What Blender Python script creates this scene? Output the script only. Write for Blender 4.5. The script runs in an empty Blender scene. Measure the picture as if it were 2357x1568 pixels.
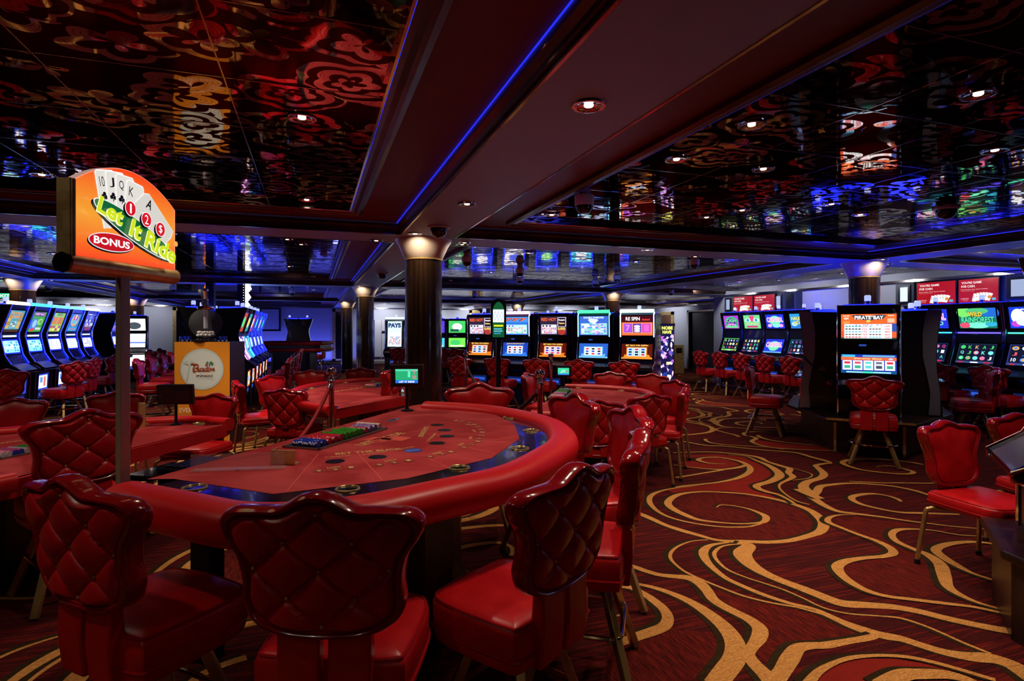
import bpy, bmesh, math, random
from mathutils import Vector, Matrix
random.seed(7)
C = bpy.context.scene.collection
PI = math.pi
# ------------------------------------------------------------------ camera, world, exposure
H = 1.55; F = 1312.0; CX = 1178.5; HY = 757.0
TH = math.radians(19.2); CT, ST = math.cos(TH), math.sin(TH)
cam_d = bpy.data.cameras.new('camera'); cam = bpy.data.objects.new('camera', cam_d); C.objects.link(cam)
cam.location = (0, 0, H); cam.rotation_euler = (PI/2, 0, -TH)
cam_d.sensor_width = 36; cam_d.lens = F/2357*36; cam_d.shift_y = -(784-HY)/2357; cam_d.clip_start = .05; cam_d.clip_end = 100
sc = bpy.context.scene; sc.camera = cam
sc.view_settings.view_transform = 'Standard'; sc.view_settings.look = 'None'
sc.view_settings.exposure = 0.15; sc.view_settings.gamma = 1; sc.view_settings.use_curve_mapping = False
wd = bpy.data.worlds.new('World'); sc.world = wd; wd.use_nodes = True
wd.node_tree.nodes['Background'].inputs[0].default_value = (.05, .03, .09, 1)
wd.node_tree.nodes['Background'].inputs[1].default_value = 0.15
cy = sc.cycles
cy.max_bounces = 6; cy.diffuse_bounces = 2; cy.glossy_bounces = 4; cy.transmission_bounces = 6; cy.transparent_max_bounces = 8
cy.caustics_reflective = False; cy.caustics_refractive = False; cy.sample_clamp_indirect = 4; cy.blur_glossy = .5
cy.use_denoising = True

def LF(lat, d):                      # camera-floor axes (right, forward) -> room x, y
    return (lat*CT + d*ST, -lat*ST + d*CT)
def P(px, py, z):                    # where the sight line through a pixel meets the level z
    d = F*(H-z)/(py-HY); return Vector((*LF((px-CX)/F*d, d), z))
def PD(px, d):
    return LF((px-CX)/F*d, d)
def ang(lat, d):                     # heading (right, forward) -> rotation for a thing whose front is +Y
    x, y = LF(lat, d); return math.atan2(y, x)-PI/2

# ------------------------------------------------------------------ materials
MATS = {}
def mat(name, col, rough=.5, metal=0, coat=0, spec=.5, emit=None, es=0, trans=0, ior=1.45):
    if name in MATS: return MATS[name]
    m = bpy.data.materials.new(name); m.use_nodes = True
    b = m.node_tree.nodes['Principled BSDF']
    b.inputs['Base Color'].default_value = (*col, 1); b.inputs['Roughness'].default_value = rough
    b.inputs['Metallic'].default_value = metal; b.inputs['Coat Weight'].default_value = coat
    b.inputs['Specular IOR Level'].default_value = spec
    b.inputs['Transmission Weight'].default_value = trans; b.inputs['IOR'].default_value = ior
    if emit: b.inputs['Emission Color'].default_value = (*emit, 1); b.inputs['Emission Strength'].default_value = es
    MATS[name] = m; return m
def lin(h):
    v = [int(h[i:i+2], 16)/255 for i in (0, 2, 4)]
    return tuple(x/12.92 if x <= .04045 else ((x+.055)/1.055)**2.4 for x in v)
def emi(h, s=1.6):                   # a lit screen colour
    k = 'lit_%s_%g' % (h, s)
    if k in MATS: return MATS[k]
    c = lin(h); return mat(k, (.01, .01, .01), .25, emit=c, es=s)
def paint(h, r=.5): return mat('paint_%s_%g' % (h, r), lin(h), r)
def nodes(m):
    nt = m.node_tree; return nt, nt.nodes, nt.links, nt.nodes['Principled BSDF']
def add_bump(m, scale=60, strength=.1, detail=3, dist=.01, stretch=None):
    nt, N, L, b = nodes(m)
    tc = N.new('ShaderNodeTexCoord'); no = N.new('ShaderNodeTexNoise'); bu = N.new('ShaderNodeBump')
    no.inputs['Scale'].default_value = scale; no.inputs['Detail'].default_value = detail
    if stretch:
        mp = N.new('ShaderNodeMapping'); mp.inputs['Scale'].default_value = stretch
        L.new(tc.outputs['Object'], mp.inputs[0]); L.new(mp.outputs[0], no.inputs['Vector'])
    else: L.new(tc.outputs['Object'], no.inputs['Vector'])
    bu.inputs['Strength'].default_value = strength; bu.inputs['Distance'].default_value = dist
    L.new(no.outputs['Fac'], bu.inputs['Height']); L.new(bu.outputs[0], b.inputs['Normal'])
    return m
def two_tone(m, c1, c2, scale=(1, 1, 1), ns=5, detail=4, lo=.4, hi=.6, coord='Object'):
    nt, N, L, b = nodes(m)
    tc = N.new('ShaderNodeTexCoord'); mp = N.new('ShaderNodeMapping'); no = N.new('ShaderNodeTexNoise'); cr = N.new('ShaderNodeValToRGB')
    mp.inputs['Scale'].default_value = scale; no.inputs['Scale'].default_value = ns; no.inputs['Detail'].default_value = detail
    L.new(tc.outputs[coord], mp.inputs[0]); L.new(mp.outputs[0], no.inputs['Vector']); L.new(no.outputs['Fac'], cr.inputs[0])
    cr.color_ramp.elements[0].position = lo; cr.color_ramp.elements[0].color = (*c1, 1)
    cr.color_ramp.elements[1].position = hi; cr.color_ramp.elements[1].color = (*c2, 1)
    L.new(cr.outputs[0], b.inputs['Base Color']); return m

RED = add_bump(two_tone(mat('red_leather', (.5, .006, .009), .34, spec=.5), (.46, .004, .007), (.56, .008, .011), ns=9), 220, .12, 2, .001)
RIM = mat('glossy_red_rim', (.30, .003, .006), .16, coat=.6)
PIPE = mat('red_piping', (.40, .006, .010), .28)
RAIL = add_bump(mat('red_rail_leather', (.58, .007, .009), .38), 300, .15, 2, .0008)
BRASS = two_tone(mat('antique_brass', (.6, .42, .15), .32, .6), (.50, .34, .11), (.72, .54, .22), ns=14)
GOLDLEG = two_tone(mat('gold_metal', (.66, .46, .2), .32, .75), (.40, .23, .08), (.55, .36, .14), ns=8)
CHROME = mat('chrome', (.8, .8, .82), .07, 1)
BLACK = mat('black_plastic', (.008, .008, .010), .28)
GBLACK = mat('gloss_black', (.006, .006, .008), .08, coat=.5)
NAVY = mat('navy_cabinet', (.012, .018, .06), .2, .3)
STEEL = mat('blued_steel', (.30, .34, .46), .38, .6)
DWOOD = two_tone(mat('dark_wood', (.02, .01, .007), .3), (.012, .005, .004), (.035, .014, .009), (1, 1, .1), 12)
GLASS = mat('clear_globe_glass', (.8, .85, .95), .03); GLASS.node_tree.nodes['Principled BSDF'].inputs['Alpha'].default_value = .05
ACRY = mat('clear_acrylic', (.75, .8, .85), .05); ACRY.node_tree.nodes['Principled BSDF'].inputs['Alpha'].default_value = .16
WHITE = mat('white_plastic', (.75, .75, .78), .35)

def felt_mat():
    m = mat('red_felt', (.30, .02, .022), .85, spec=.2)
    nt, N, L, b = nodes(m)
    tc = N.new('ShaderNodeTexCoord'); n1 = N.new('ShaderNodeTexNoise'); n2 = N.new('ShaderNodeTexNoise')
    n1.inputs['Scale'].default_value = 2.2; n1.inputs['Detail'].default_value = 6; n1.inputs['Distortion'].default_value = 1.2
    n2.inputs['Scale'].default_value = 400
    L.new(tc.outputs['Object'], n1.inputs['Vector']); L.new(tc.outputs['Object'], n2.inputs['Vector'])
    cr = N.new('ShaderNodeValToRGB'); e = cr.color_ramp.elements
    e[0].position = .43; e[0].color = (.29, .016, .020, 1); e[1].position = .6; e[1].color = (.43, .045, .048, 1)
    x = e.new(.52); x.color = (.36, .030, .034, 1)
    L.new(n1.outputs['Fac'], cr.inputs[0]); L.new(cr.outputs[0], b.inputs['Base Color'])
    bu = N.new('ShaderNodeBump'); bu.inputs['Strength'].default_value = .2; bu.inputs['Distance'].default_value = .001
    L.new(n2.outputs['Fac'], bu.inputs['Height']); L.new(bu.outputs[0], b.inputs['Normal'])
    return m
FELT = felt_mat()

# ------------------------------------------------------------------ mesh builder
def frame_from(n):
    n = n.normalized(); a = Vector((0, 0, 1)) if abs(n.z) < .95 else Vector((1, 0, 0))
    u = a.cross(n).normalized(); return u, n.cross(u)
TXT = {}
def text_geo(s, bold=0.0):
    k = (s, bold)
    if k in TXT: return TXT[k]
    cu = bpy.data.curves.new('t', 'FONT'); cu.body = s; cu.align_x = 'CENTER'; cu.align_y = 'CENTER'; cu.resolution_u = 3; cu.offset = bold
    o = bpy.data.objects.new('t', cu); me = o.to_mesh()
    v = [(p.co.x, p.co.y) for p in me.vertices]; f = [list(q.vertices) for q in me.polygons]
    o.to_mesh_clear(); bpy.data.objects.remove(o); bpy.data.curves.remove(cu)
    xs = [p[0] for p in v] or [0]; ys = [p[1] for p in v] or [0]
    cx, cyy = (min(xs)+max(xs))/2, (min(ys)+max(ys))/2
    v = [(x-cx, y-cyy) for x, y in v]; TXT[k] = (v, f, max(xs)-min(xs), max(ys)-min(ys)); return TXT[k]
class MB:
    def __init__(s): s.v = []; s.f = []; s.m = []; s.mats = []; s.M = Matrix.Identity(4); s.cur = 0
    def use(s, m):
        if m not in s.mats: s.mats.append(m)
        s.cur = s.mats.index(m); return s
    def add(s, vs, fs):
        n = len(s.v); s.v += [tuple(s.M @ Vector(p)) for p in vs]
        for f in fs: s.f.append([i+n for i in f]); s.m.append(s.cur)
        return s
    def box(s, x0, x1, y0, y1, z0, z1):
        return s.add([(x0,y0,z0),(x1,y0,z0),(x1,y1,z0),(x0,y1,z0),(x0,y0,z1),(x1,y0,z1),(x1,y1,z1),(x0,y1,z1)],
                     [(0,3,2,1),(4,5,6,7),(0,1,5,4),(1,2,6,5),(2,3,7,6),(3,0,4,7)])
    def prism(s, pts, z0, z1):       # outline in xy
        n = len(pts); return s.add([(x,y,z0) for x,y in pts]+[(x,y,z1) for x,y in pts],
            [list(range(n))[::-1], list(range(n,2*n))]+[(i,(i+1)%n,n+(i+1)%n,n+i) for i in range(n)])
    def prism_x(s, pts, x0, x1):     # outline in yz, extruded along x
        n = len(pts); return s.add([(x0,y,z) for y,z in pts]+[(x1,y,z) for y,z in pts],
            [list(range(n)), list(range(n,2*n))[::-1]]+[((i+1)%n,i,n+i,n+(i+1)%n) for i in range(n)])
    def lathe(s, prof, n=24, c=(0,0)):   # profile (r,z)
        vs = []; fs = []
        for r, z in prof:
            for k in range(n): a = 2*PI*k/n; vs.append((c[0]+r*math.cos(a), c[1]+r*math.sin(a), z))
        for j in range(len(prof)-1):
            for k in range(n): fs.append((j*n+k, j*n+(k+1)%n, (j+1)*n+(k+1)%n, (j+1)*n+k))
        if prof[0][0] > 1e-4: fs.append([k for k in range(n)][::-1])
        if prof[-1][0] > 1e-4: fs.append([(len(prof)-1)*n+k for k in range(n)])
        return s.add(vs, fs)
    def cyl(s, a, b, r, n=12, r2=None):
        a, b = Vector(a), Vector(b); u, w = frame_from(b-a); r2 = r if r2 is None else r2
        vs = [a+(u*math.cos(2*PI*k/n)+w*math.sin(2*PI*k/n))*r for k in range(n)]+[b+(u*math.cos(2*PI*k/n)+w*math.sin(2*PI*k/n))*r2 for k in range(n)]
        return s.add(vs, [list(range(n))[::-1], list(range(n,2*n))]+[(k,(k+1)%n,n+(k+1)%n,n+k) for k in range(n)])
    def beam(s, a, b, w, t, up=(0,0,1)):   # square bar
        a, b = Vector(a), Vector(b); n = (b-a).normalized(); u = n.cross(Vector(up)).normalized(); v = u.cross(n)
        q = [(-w/2,-t/2),(w/2,-t/2),(w/2,t/2),(-w/2,t/2)]
        return s.add([a+u*x+v*y for x,y in q]+[b+u*x+v*y for x,y in q], [(0,3,2,1),(4,5,6,7),(0,1,5,4),(1,2,6,5),(2,3,7,6),(3,0,4,7)])
    def tube(s, pts, r, n=8, closed=False, sec=None):   # sweep; sec = list of (side, up) offsets instead of a circle
        pts = [Vector(p) for p in pts]; m = len(pts); vs = []; fs = []
        sec = sec or [(r*math.cos(2*PI*k/n), r*math.sin(2*PI*k/n)) for k in range(n)]; n = len(sec)
        pu = None
        for i, p in enumerate(pts):
            a = pts[(i-1) % m] if closed or i > 0 else p; b = pts[(i+1) % m] if closed or i < m-1 else p
            t = (b-a).normalized()
            if pu is None: u = (Vector((0,0,1)) if abs(t.z) < .9 else Vector((0,1,0))).cross(t).normalized()
            else: u = (pu-t*pu.dot(t)).normalized()
            pu = u; w = t.cross(u)
            vs += [p+u*x+w*y for x, y in sec]
        for i in range(m if closed else m-1):
            j = (i+1) % m
            for k in range(n): fs.append((i*n+k, i*n+(k+1)%n, j*n+(k+1)%n, j*n+k))
        if not closed: fs += [list(range(n))[::-1], [(m-1)*n+k for k in range(n)]]
        return s.add(vs, fs)
    def sphere(s, c, r, n=16, m=10, sz=1):
        return s.add(*_sph(c, r, n, m, sz))
    def build(s, name, mats=None, parent=None, smooth=True, bevel=0, loc=None, sharp=.7, recalc=False):
        me = bpy.data.meshes.new(name); me.from_pydata(s.v, [], s.f)
        ml = s.mats if s.mats else (mats if isinstance(mats, (list, tuple)) else [mats])
        for m in ml: me.materials.append(m)
        if len(ml) > 1: me.polygons.foreach_set('material_index', s.m)
        if recalc:
            bm = bmesh.new(); bm.from_mesh(me); bmesh.ops.recalc_face_normals(bm, faces=bm.faces); bm.to_mesh(me); bm.free()
        if smooth: me.shade_smooth(); me.set_sharp_from_angle(angle=sharp)
        me.update(); o = bpy.data.objects.new(name, me); C.objects.link(o)
        if parent: o.parent = parent
        if loc: o.location = loc
        if bevel:
            b = o.modifiers.new('b', 'BEVEL'); b.width = bevel; b.segments = 2; b.limit_method = 'ANGLE'; b.angle_limit = .6
        return o
def _sph(c, r, n, m, sz):
    vs = [(c[0], c[1], c[2]-r*sz)]; fs = []
    for j in range(1, m):
        t = PI*j/m
        for k in range(n): a = 2*PI*k/n; vs.append((c[0]+r*math.sin(t)*math.cos(a), c[1]+r*math.sin(t)*math.sin(a), c[2]-r*sz*math.cos(t)))
    vs.append((c[0], c[1], c[2]+r*sz)); e = len(vs)-1
    for k in range(n):
        fs.append((0, 1+(k+1)%n, 1+k)); fs.append((e, e-n+k, e-n+(k+1)%n))
        for j in range(m-2): a = 1+j*n; fs.append((a+k, a+(k+1)%n, a+n+(k+1)%n, a+n+k))
    return vs, fs
def smooth_path(pts, k=8, closed=False):
    pts = [Vector(p) for p in pts]; n = len(pts); out = []
    for i in range(n if closed else n-1):
        g = lambda j: pts[j % n] if closed else pts[max(0, min(n-1, j))]
        a, b, c, d = g(i-1), g(i), g(i+1), g(i+2)
        for q in range(k):
            t = q/k; out.append(.5*((2*b)+(c-a)*t+(2*a-5*b+4*c-d)*t*t+(3*b-a-3*c+d)*t*t*t))
    if not closed: out.append(pts[-1])
    return out
def thing(name, label, cat, loc=(0,0,0), rz=0, group=None):
    o = bpy.data.objects.new(name, None); C.objects.link(o); o.location = loc; o.rotation_euler = (0,0,rz); o.empty_display_size = .1
    o['label'] = label; o['category'] = cat
    if group: o['group'] = group
    return o
def tag(o, label, cat, group=None):
    o['label'] = label; o['category'] = cat
    if group: o['group'] = group
    return o
def struct(o): o['kind'] = 'structure'; return o
def dup(root, loc, rz, label, group=None):
    r = root.copy(); C.objects.link(r); r.location = loc; r.rotation_euler = (0,0,rz); r['label'] = label
    if group: r['group'] = group
    elif 'group' in r: del r['group']
    for ch in list(root.children):
        c = ch.copy(); C.objects.link(c); c.parent = r
        for g in list(ch.children):
            d = g.copy(); C.objects.link(d); d.parent = c
    return r

# a flat lit picture (screen, sign): shapes stacked in sub-millimetre layers, drawn in 0..1 coordinates
class Pic:
    def __init__(s, w, h, bg, em=1.6): s.w, s.h, s.em = w, h, em; s.mb = MB(); s.z = 0; s.rect(0,0,1,1,bg)
    def _m(s, c, k=1): s.mb.use(emi(c, round(s.em*k, 2)) if s.em else paint(c, .4)); s.z += .0005
    def rect(s, x0, y0, x1, y1, c, k=1):
        s._m(c, k); w, h = s.w, s.h; X = lambda x: (x-.5)*w; Y = lambda y: (y-.5)*h
        s.mb.add([(X(x0),Y(y0),s.z),(X(x1),Y(y0),s.z),(X(x1),Y(y1),s.z),(X(x0),Y(y1),s.z)], [(0,1,2,3)]); return s
    def grid(s, x0, y0, x1, y1, nx, ny, cols, gap=.15, k=1, round_=False):
        dx, dy = (x1-x0)/nx, (y1-y0)/ny
        for i in range(nx):
            for j in range(ny):
                c = random.choice(cols)
                z = s.z
                if round_: s.ell(x0+(i+.5)*dx, y0+(j+.5)*dy, dx*(.5-gap/2), dy*(.5-gap/2), c, k, 10)
                else: s.rect(x0+(i+gap/2)*dx, y0+(j+gap/2)*dy, x0+(i+1-gap/2)*dx, y0+(j+1-gap/2)*dy, c, k)
                s.z = z
        s.z += .0006; return s
    def ell(s, x, y, rx, ry, c, k=1, n=28):
        s._m(c, k); s.mb.add([((x-.5+rx*math.cos(2*PI*i/n))*s.w, (y-.5+ry*math.sin(2*PI*i/n))*s.h, s.z) for i in range(n)], [list(range(n))]); return s
    def poly(s, pts, c, k=1):
        s._m(c, k); s.mb.add([((x-.5)*s.w, (y-.5)*s.h, s.z) for x, y in pts], [list(range(len(pts)))]); return s
    def text(s, t, x, y, tw, th, c, k=1, out=None, rot=0, bold=.02):   # fitted into tw x th (fractions)
        v, f, w0, h0 = text_geo(t, bold)
        if out: s.text(t, x, y, tw*1.04, th*1.10, out, 1, None, rot, bold+.05)
        s._m(c, k); cr, sr = math.cos(rot), math.sin(rot); sx, sy = tw*s.w/max(w0,.01), th*s.h/max(h0,.01)
        s.mb.add([((x-.5)*s.w+a*sx*cr-b*sy*sr, (y-.5)*s.h+a*sx*sr+b*sy*cr, s.z) for a, b in v], f); return s
    def build(s, name, parent, M):
        s.mb.v = [tuple(M @ Vector(p)) for p in s.mb.v]
        return s.mb.build(name, None, parent, smooth=False)
def frame_m(o, u, v):                # matrix: x->u, y->v, z->u x v at o
    u, v = Vector(u).normalized(), Vector(v).normalized(); n = u.cross(v)
    return Matrix(((u.x,v.x,n.x,o[0]),(u.y,v.y,n.y,o[1]),(u.z,v.z,n.z,o[2]),(0,0,0,1)))
# ------------------------------------------------------------------ lights
ZS = 2.496; ZM = 2.635               # beam soffit, mirror ceiling
BX = [-11.59, -5.24, 1.11, 7.46, 13.81]; BY = [-8.53, -1.24, 6.06, 13.35, 20.75, 28.0]; BW = .275
KL = 3.0
def spot(x, y, z, e, size=100, col=(1, .80, .62), blend=.9, tilt=None, r=.03):
    d = bpy.data.lights.new('downlight_or_fill_lamp', 'SPOT'); d.energy = e*KL; d.color = col; d.spot_size = math.radians(size); d.spot_blend = blend; d.shadow_soft_size = r
    o = bpy.data.objects.new('downlight_or_fill_lamp', d); C.objects.link(o); o.location = (x, y, z)
    if tilt: o.rotation_euler = tilt
    return o
DOWN = []                            # (x, y, z, energy)
for px, py in [(695,270),(706,459)]: p = P(px,py,ZM); DOWN.append((p.x,p.y,ZM,17))
for px, py in [(1355,241),(1075,469),(866,553),(1064,562),(1490,575),(1600,590)]: p = P(px,py,ZS); DOWN.append((p.x,p.y,ZS,10))
for px, py in [(1730,286),(1557,366),(1757,388),(2252,215),(1914,469),(1270,494)]: p = P(px,py,ZM); DOWN.append((p.x,p.y,ZM,18))
for x, y, e in [(-1.6,1.9,4),(-1.9,3.4,11),(.75,1.9,6),(2.9,1.0,5),(3.9,2.3,13),(5.6,.6,8),(-3.6,4.6,13),(-3.4,2.8,5),(-2.0,2.75,5),(3.6,4.6,12),(-1.6,-1.2,3),(.9,-.7,12)]: DOWN.append((x,y,ZM if abs(x-1.11) > .3 else ZS,e))
for x, y in [(-3.6,7.7),(-1.9,8.3),(-.3,7.4),(-3.4,10.2),(-.4,10.6),(2.9,7.6),(4.9,8.0),(3.2,10.4),(5.6,10.6),(8.8,7.9),(9.2,10.6),(9.2,4.2),(9.1,12.6),(-2.6,12.2),(0,12.6),(2.9,12.6),(11.7,15.6),(10,18.2),(-2.6,15.4),(0,16.8),(5.2,15.8),(2.4,18.2),(-7.4,10.5),(-7.4,15.5),(4,22.5),(-1,22.5),(9,22.5)]:
    DOWN.append((x, y, ZM, 20))
WASH = [(9.75,y_,10) for y_ in (3.6,5.2,6.8,8.4,10.0,11.6,13.0)]+[(x_,24.6,40) for x_ in (-10.5,-8,-6,3,5,7,9.5,12)]+[(12.5,15.6,20),(12.5,19.6,26),(12.5,22.5,26)]
for x, y, e in WASH:                  # wall washers tilted at the walls
    v_ = Vector((1.1, 0, -.5)) if y < 24 else Vector((0, 1.3, -.9)); spot(x, y, ZM-.05, e, 110, (.86,.9,1), .9, v_.to_track_quat('-Z', 'Y').to_euler()); DOWN.append((x, y, ZM, 0))
for lat_, d_, e in [(-1.3,9.7,16),(.0,9.3,18),(1.2,8.9,18),(2.3,8.3,16),(3.3,5.4,20),(-3.9,6.5,42),(-3.3,4.0,9),(-4.3,3.7,8),(-2.35,4.9,13),(-2.7,7.3,13),(1.4,6.6,8),(.2,7.2,8),(-4.6,4.0,13),(-2.6,5.2,9),(-6.6,8.2,14),(-6.2,9.8,14),(2.1,5.2,8),(5.2,6.2,14)]:
    x, y = LF(lat_, d_); DOWN.append((x, y, ZM, e))
for x, y in [(8.1,9.2),(8.1,10.4),(8.1,11.6)]: DOWN.append((x, y, ZM, 22))
for x, y, e in WASH:
    pass
for x, y, e in [(-3.4,-1.0,9),(-.6,-2.6,14),(2.2,-2.4,14),(-1.4,.6,7),(2.6,-.4,9)]: DOWN.append((x, y, ZM, e))
for x, y, e in [(-.5,-3.3,26),(1.6,-3.5,22),(-2.6,-3.6,12),(3.6,-3.0,10),(*LF(-2.05, 1.25),3)]: spot(x, y, ZM-.04, e, 155)  # added fill lamps without fittings, behind the camera and beside the sign
for x, y, z, e in DOWN:
    if e: spot(x, y, z-.035, e)
for i, x in enumerate(BX[1:4]):      # lamps tucked beside each column head
    for j, y in enumerate(BY[2:5]):
        for dx, dy in ((-.16, -.41), (.45, 0)):
            spot(x+dx, y+dy, ZS-.02, 5, 115, (1, .76, .48), .5, (0, 0, 0) if 0 else Vector((x-(x+dx), y-(y+dy), -.55)).to_track_quat('-Z', 'Y').to_euler()); DOWN.append((x+dx, y+dy, ZS, 0))

# ------------------------------------------------------------------ ceiling
SOFF = mat('mauve_soffit_paint', (.31, .44, .62), .5)
REDP = mat('dark_red_ceiling_panel', (.13, .006, .018), .45)
MOLD = two_tone(mat('bronze_moulding', (.10, .05, .035), .28, .6), (.07, .035, .025), (.13, .07, .045), (1, 1, 1), 3)
EDGE = mat('polished_edge_trim', (.62, .56, .52), .14, 1)
LED = mat('blue_led_strip', (.01, .01, .02), .3, emit=(.02, .03, 1.0), es=.9)
def mirror_mat():
    m = mat('etched_bronze_mirror', (.2, .14, .12), .06, 1)
    nt, N, L, b = nodes(m)
    def nd(t, **k):
        n = N.new(t)
        for a, v in k.items(): setattr(n, a, v)
        return n
    def ma(op, a, b_=None, c=None):
        n = nd('ShaderNodeMath', operation=op)
        for i, x in enumerate((a, b_, c)):
            if x is None: continue
            if isinstance(x, (int, float)): n.inputs[i].default_value = x
            else: L.new(x, n.inputs[i])
        return n.outputs[0]
    tc = nd('ShaderNodeTexCoord'); mp = nd('ShaderNodeMapping'); mp.inputs['Scale'].default_value = (3.1, 3.9, 0); mp.inputs['Rotation'].default_value = (0, 0, .5)
    L.new(tc.outputs['Object'], mp.inputs[0])
    n0 = nd('ShaderNodeTexNoise'); n0.inputs['Scale'].default_value = .9; n0.inputs['Detail'].default_value = 1
    L.new(mp.outputs[0], n0.inputs['Vector'])
    mx = nd('ShaderNodeMix', data_type='RGBA', blend_type='LINEAR_LIGHT'); mx.inputs[0].default_value = .16
    L.new(mp.outputs[0], mx.inputs[6]); L.new(n0.outputs['Color'], mx.inputs[7])
    vo = nd('ShaderNodeTexVoronoi', feature='F1'); vo.inputs['Scale'].default_value = .8; vo.inputs['Randomness'].default_value = .75
    L.new(mx.outputs[2], vo.inputs['Vector'])
    # turn round each cell centre: rolled cloud scrolls
    su = nd('ShaderNodeVectorMath', operation='SUBTRACT'); L.new(mx.outputs[2], su.inputs[0]); L.new(vo.outputs['Position'], su.inputs[1])
    mu = nd('ShaderNodeVectorMath', operation='SCALE'); mu.inputs['Scale'].default_value = 1
    sx = nd('ShaderNodeSeparateXYZ'); L.new(su.outputs[0], sx.inputs[0])
    an = ma('ARCTAN2', sx.outputs[1], sx.outputs[0]); d = vo.outputs['Distance']
    lobe = ma('MULTIPLY', ma('ABSOLUTE', ma('SINE', ma('MULTIPLY', an, 2.5))), .10)
    dd = ma('SUBTRACT', d, lobe)                                   # scalloped outline
    spiral = ma('FRACT', ma('ADD', ma('MULTIPLY', dd, 4.2), ma('MULTIPLY', an, .159)))
    arm = ma('MULTIPLY', ma('GREATER_THAN', spiral, .40), ma('LESS_THAN', spiral, .93))
    inside = ma('MULTIPLY', ma('LESS_THAN', dd, .58), ma('GREATER_THAN', d, .07))
    line = ma('GREATER_THAN', ma('ABSOLUTE', ma('SINE', ma('MULTIPLY', spiral, 20))), .16)
    mask = ma('MULTIPLY', ma('MULTIPLY', ma('MULTIPLY', arm, inside), line), ma('ADD', .62, ma('MULTIPLY', n0.outputs['Fac'], .6)))
    c = nd('ShaderNodeMix', data_type='RGBA'); c.inputs[6].default_value = (.14, .080, .068, 1); c.inputs[7].default_value = (.74, .64, .58, 1)
    L.new(mask, c.inputs[0]); L.new(c.outputs[2], b.inputs['Base Color']); c3 = nd('ShaderNodeMix', data_type='RGBA'); c3.inputs[6].default_value = (.22,.18,.18,1); c3.inputs[7].default_value = (1,.97,.95,1); L.new(mask, c3.inputs[0]); L.new(c3.outputs[2], b.inputs['Specular Tint'])
    L.new(ma('SUBTRACT', .10, ma('MULTIPLY', mask, .07)), b.inputs['Roughness'])
    nb = nd('ShaderNodeTexNoise'); nb.inputs['Scale'].default_value = 1.6; nb.inputs['Detail'].default_value = 2
    L.new(tc.outputs['Object'], nb.inputs['Vector'])
    bu = nd('ShaderNodeBump'); bu.inputs['Strength'].default_value = .22; bu.inputs['Distance'].default_value = .02
    L.new(nb.outputs['Fac'], bu.inputs['Height']); L.new(bu.outputs[0], b.inputs['Normal'])
    return m
MIR = mirror_mat()
def rect_ring(mb, x0, x1, y0, y1, prof, m):   # profile (inset, z) swept round a rectangle
    mb.use(m); vs = []; fs = []
    for o, z in prof: vs += [(x0+o,y0+o,z),(x1-o,y0+o,z),(x1-o,y1-o,z),(x0+o,y1-o,z)]
    for j in range(len(prof)-1):
        for k in range(4): fs.append((4*j+k, 4*j+(k+1)%4, 4*(j+1)+(k+1)%4, 4*(j+1)+k))
    mb.add(vs, fs)
k = 0
for i in range(4):
    for j in range(5):
        x0, x1 = BX[i]+BW, BX[i+1]-BW; y0, y1 = BY[j]+BW, BY[j+1]-BW
        if j == 0 or (i == 0 and j < 2) or (i == 3 and j == 0): pass
        mb = MB()
        rect_ring(mb, x0, x1, y0, y1, [(0,ZS),(0,ZS+.025),(.02,ZS+.03),(.02,ZS+.055),(.05,ZS+.07),(.05,ZS+.10)], MOLD)
        rect_ring(mb, x0, x1, y0, y1, [(-.003,ZS-.003),(.012,ZS-.003),(.012,ZS+.006)], EDGE)
        rect_ring(mb, x0, x1, y0, y1, [(.05,ZS+.112),(.42,ZS+.112)], REDP)
        rect_ring(mb, x0, x1, y0, y1, [(.42,ZS+.112),(.42,ZS+.085),(.45,ZS+.075),(.47,ZS+.085),(.50,ZS+.085),(.52,ZS+.095)], MOLD)
        rect_ring(mb, x0, x1, y0, y1, [(.525,ZS+.095),(.535,ZS+.10),(.535,ZM)], EDGE)
        struct(mb.build('trim_%d' % (k*2+1), smooth=False))
        mb = MB()
        mb.use(LED)
        for a, za, zb in ((.052,ZS+.100,ZS+.108),(.5215,ZS+.0985,ZS+.106)):
            mb.box(x0+a, x0+a+.004, y0+a, y1-a, za, zb); mb.box(x1-a-.004, x1-a, y0+a, y1-a, za, zb)
        struct(mb.build('trim_%d' % (k*2+2), smooth=False)); k += 1
        mb = MB().use(MIR); a = .52; mb.add([(x0+a,y0+a,ZM),(x1-a,y0+a,ZM),(x1-a,y1-a,ZM),(x0+a,y1-a,ZM)], [(0,3,2,1)])
        mb.use(EDGE); w = .003                                    # seams between the mirror sheets
        nx = 7; ny = 9
        for q in range(1, nx): X = x0+a+(x1-x0-2*a)*q/nx; mb.box(X-w, X+w, y0+a, y1-a, ZM-.002, ZM+.002)
        for q in range(1, ny): Y = y0+a+(y1-y0-2*a)*q/ny; mb.box(x0+a, x1-a, Y-w, Y+w, ZM-.002, ZM+.002)
        struct(mb.build('ceiling', smooth=False))
mb = MB().use(SOFF)
for x in BX: mb.add([(x-BW,BY[0]-1,ZS),(x+BW,BY[0]-1,ZS),(x+BW,BY[-1]+1,ZS),(x-BW,BY[-1]+1,ZS)], [(0,3,2,1)])
for y in BY:
    for i in range(4): mb.add([(BX[i]+BW,y-BW,ZS),(BX[i+1]-BW,y-BW,ZS),(BX[i+1]-BW,y+BW,ZS),(BX[i]+BW,y+BW,ZS)], [(0,3,2,1)])
struct(mb.build('ceiling', smooth=False))

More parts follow.
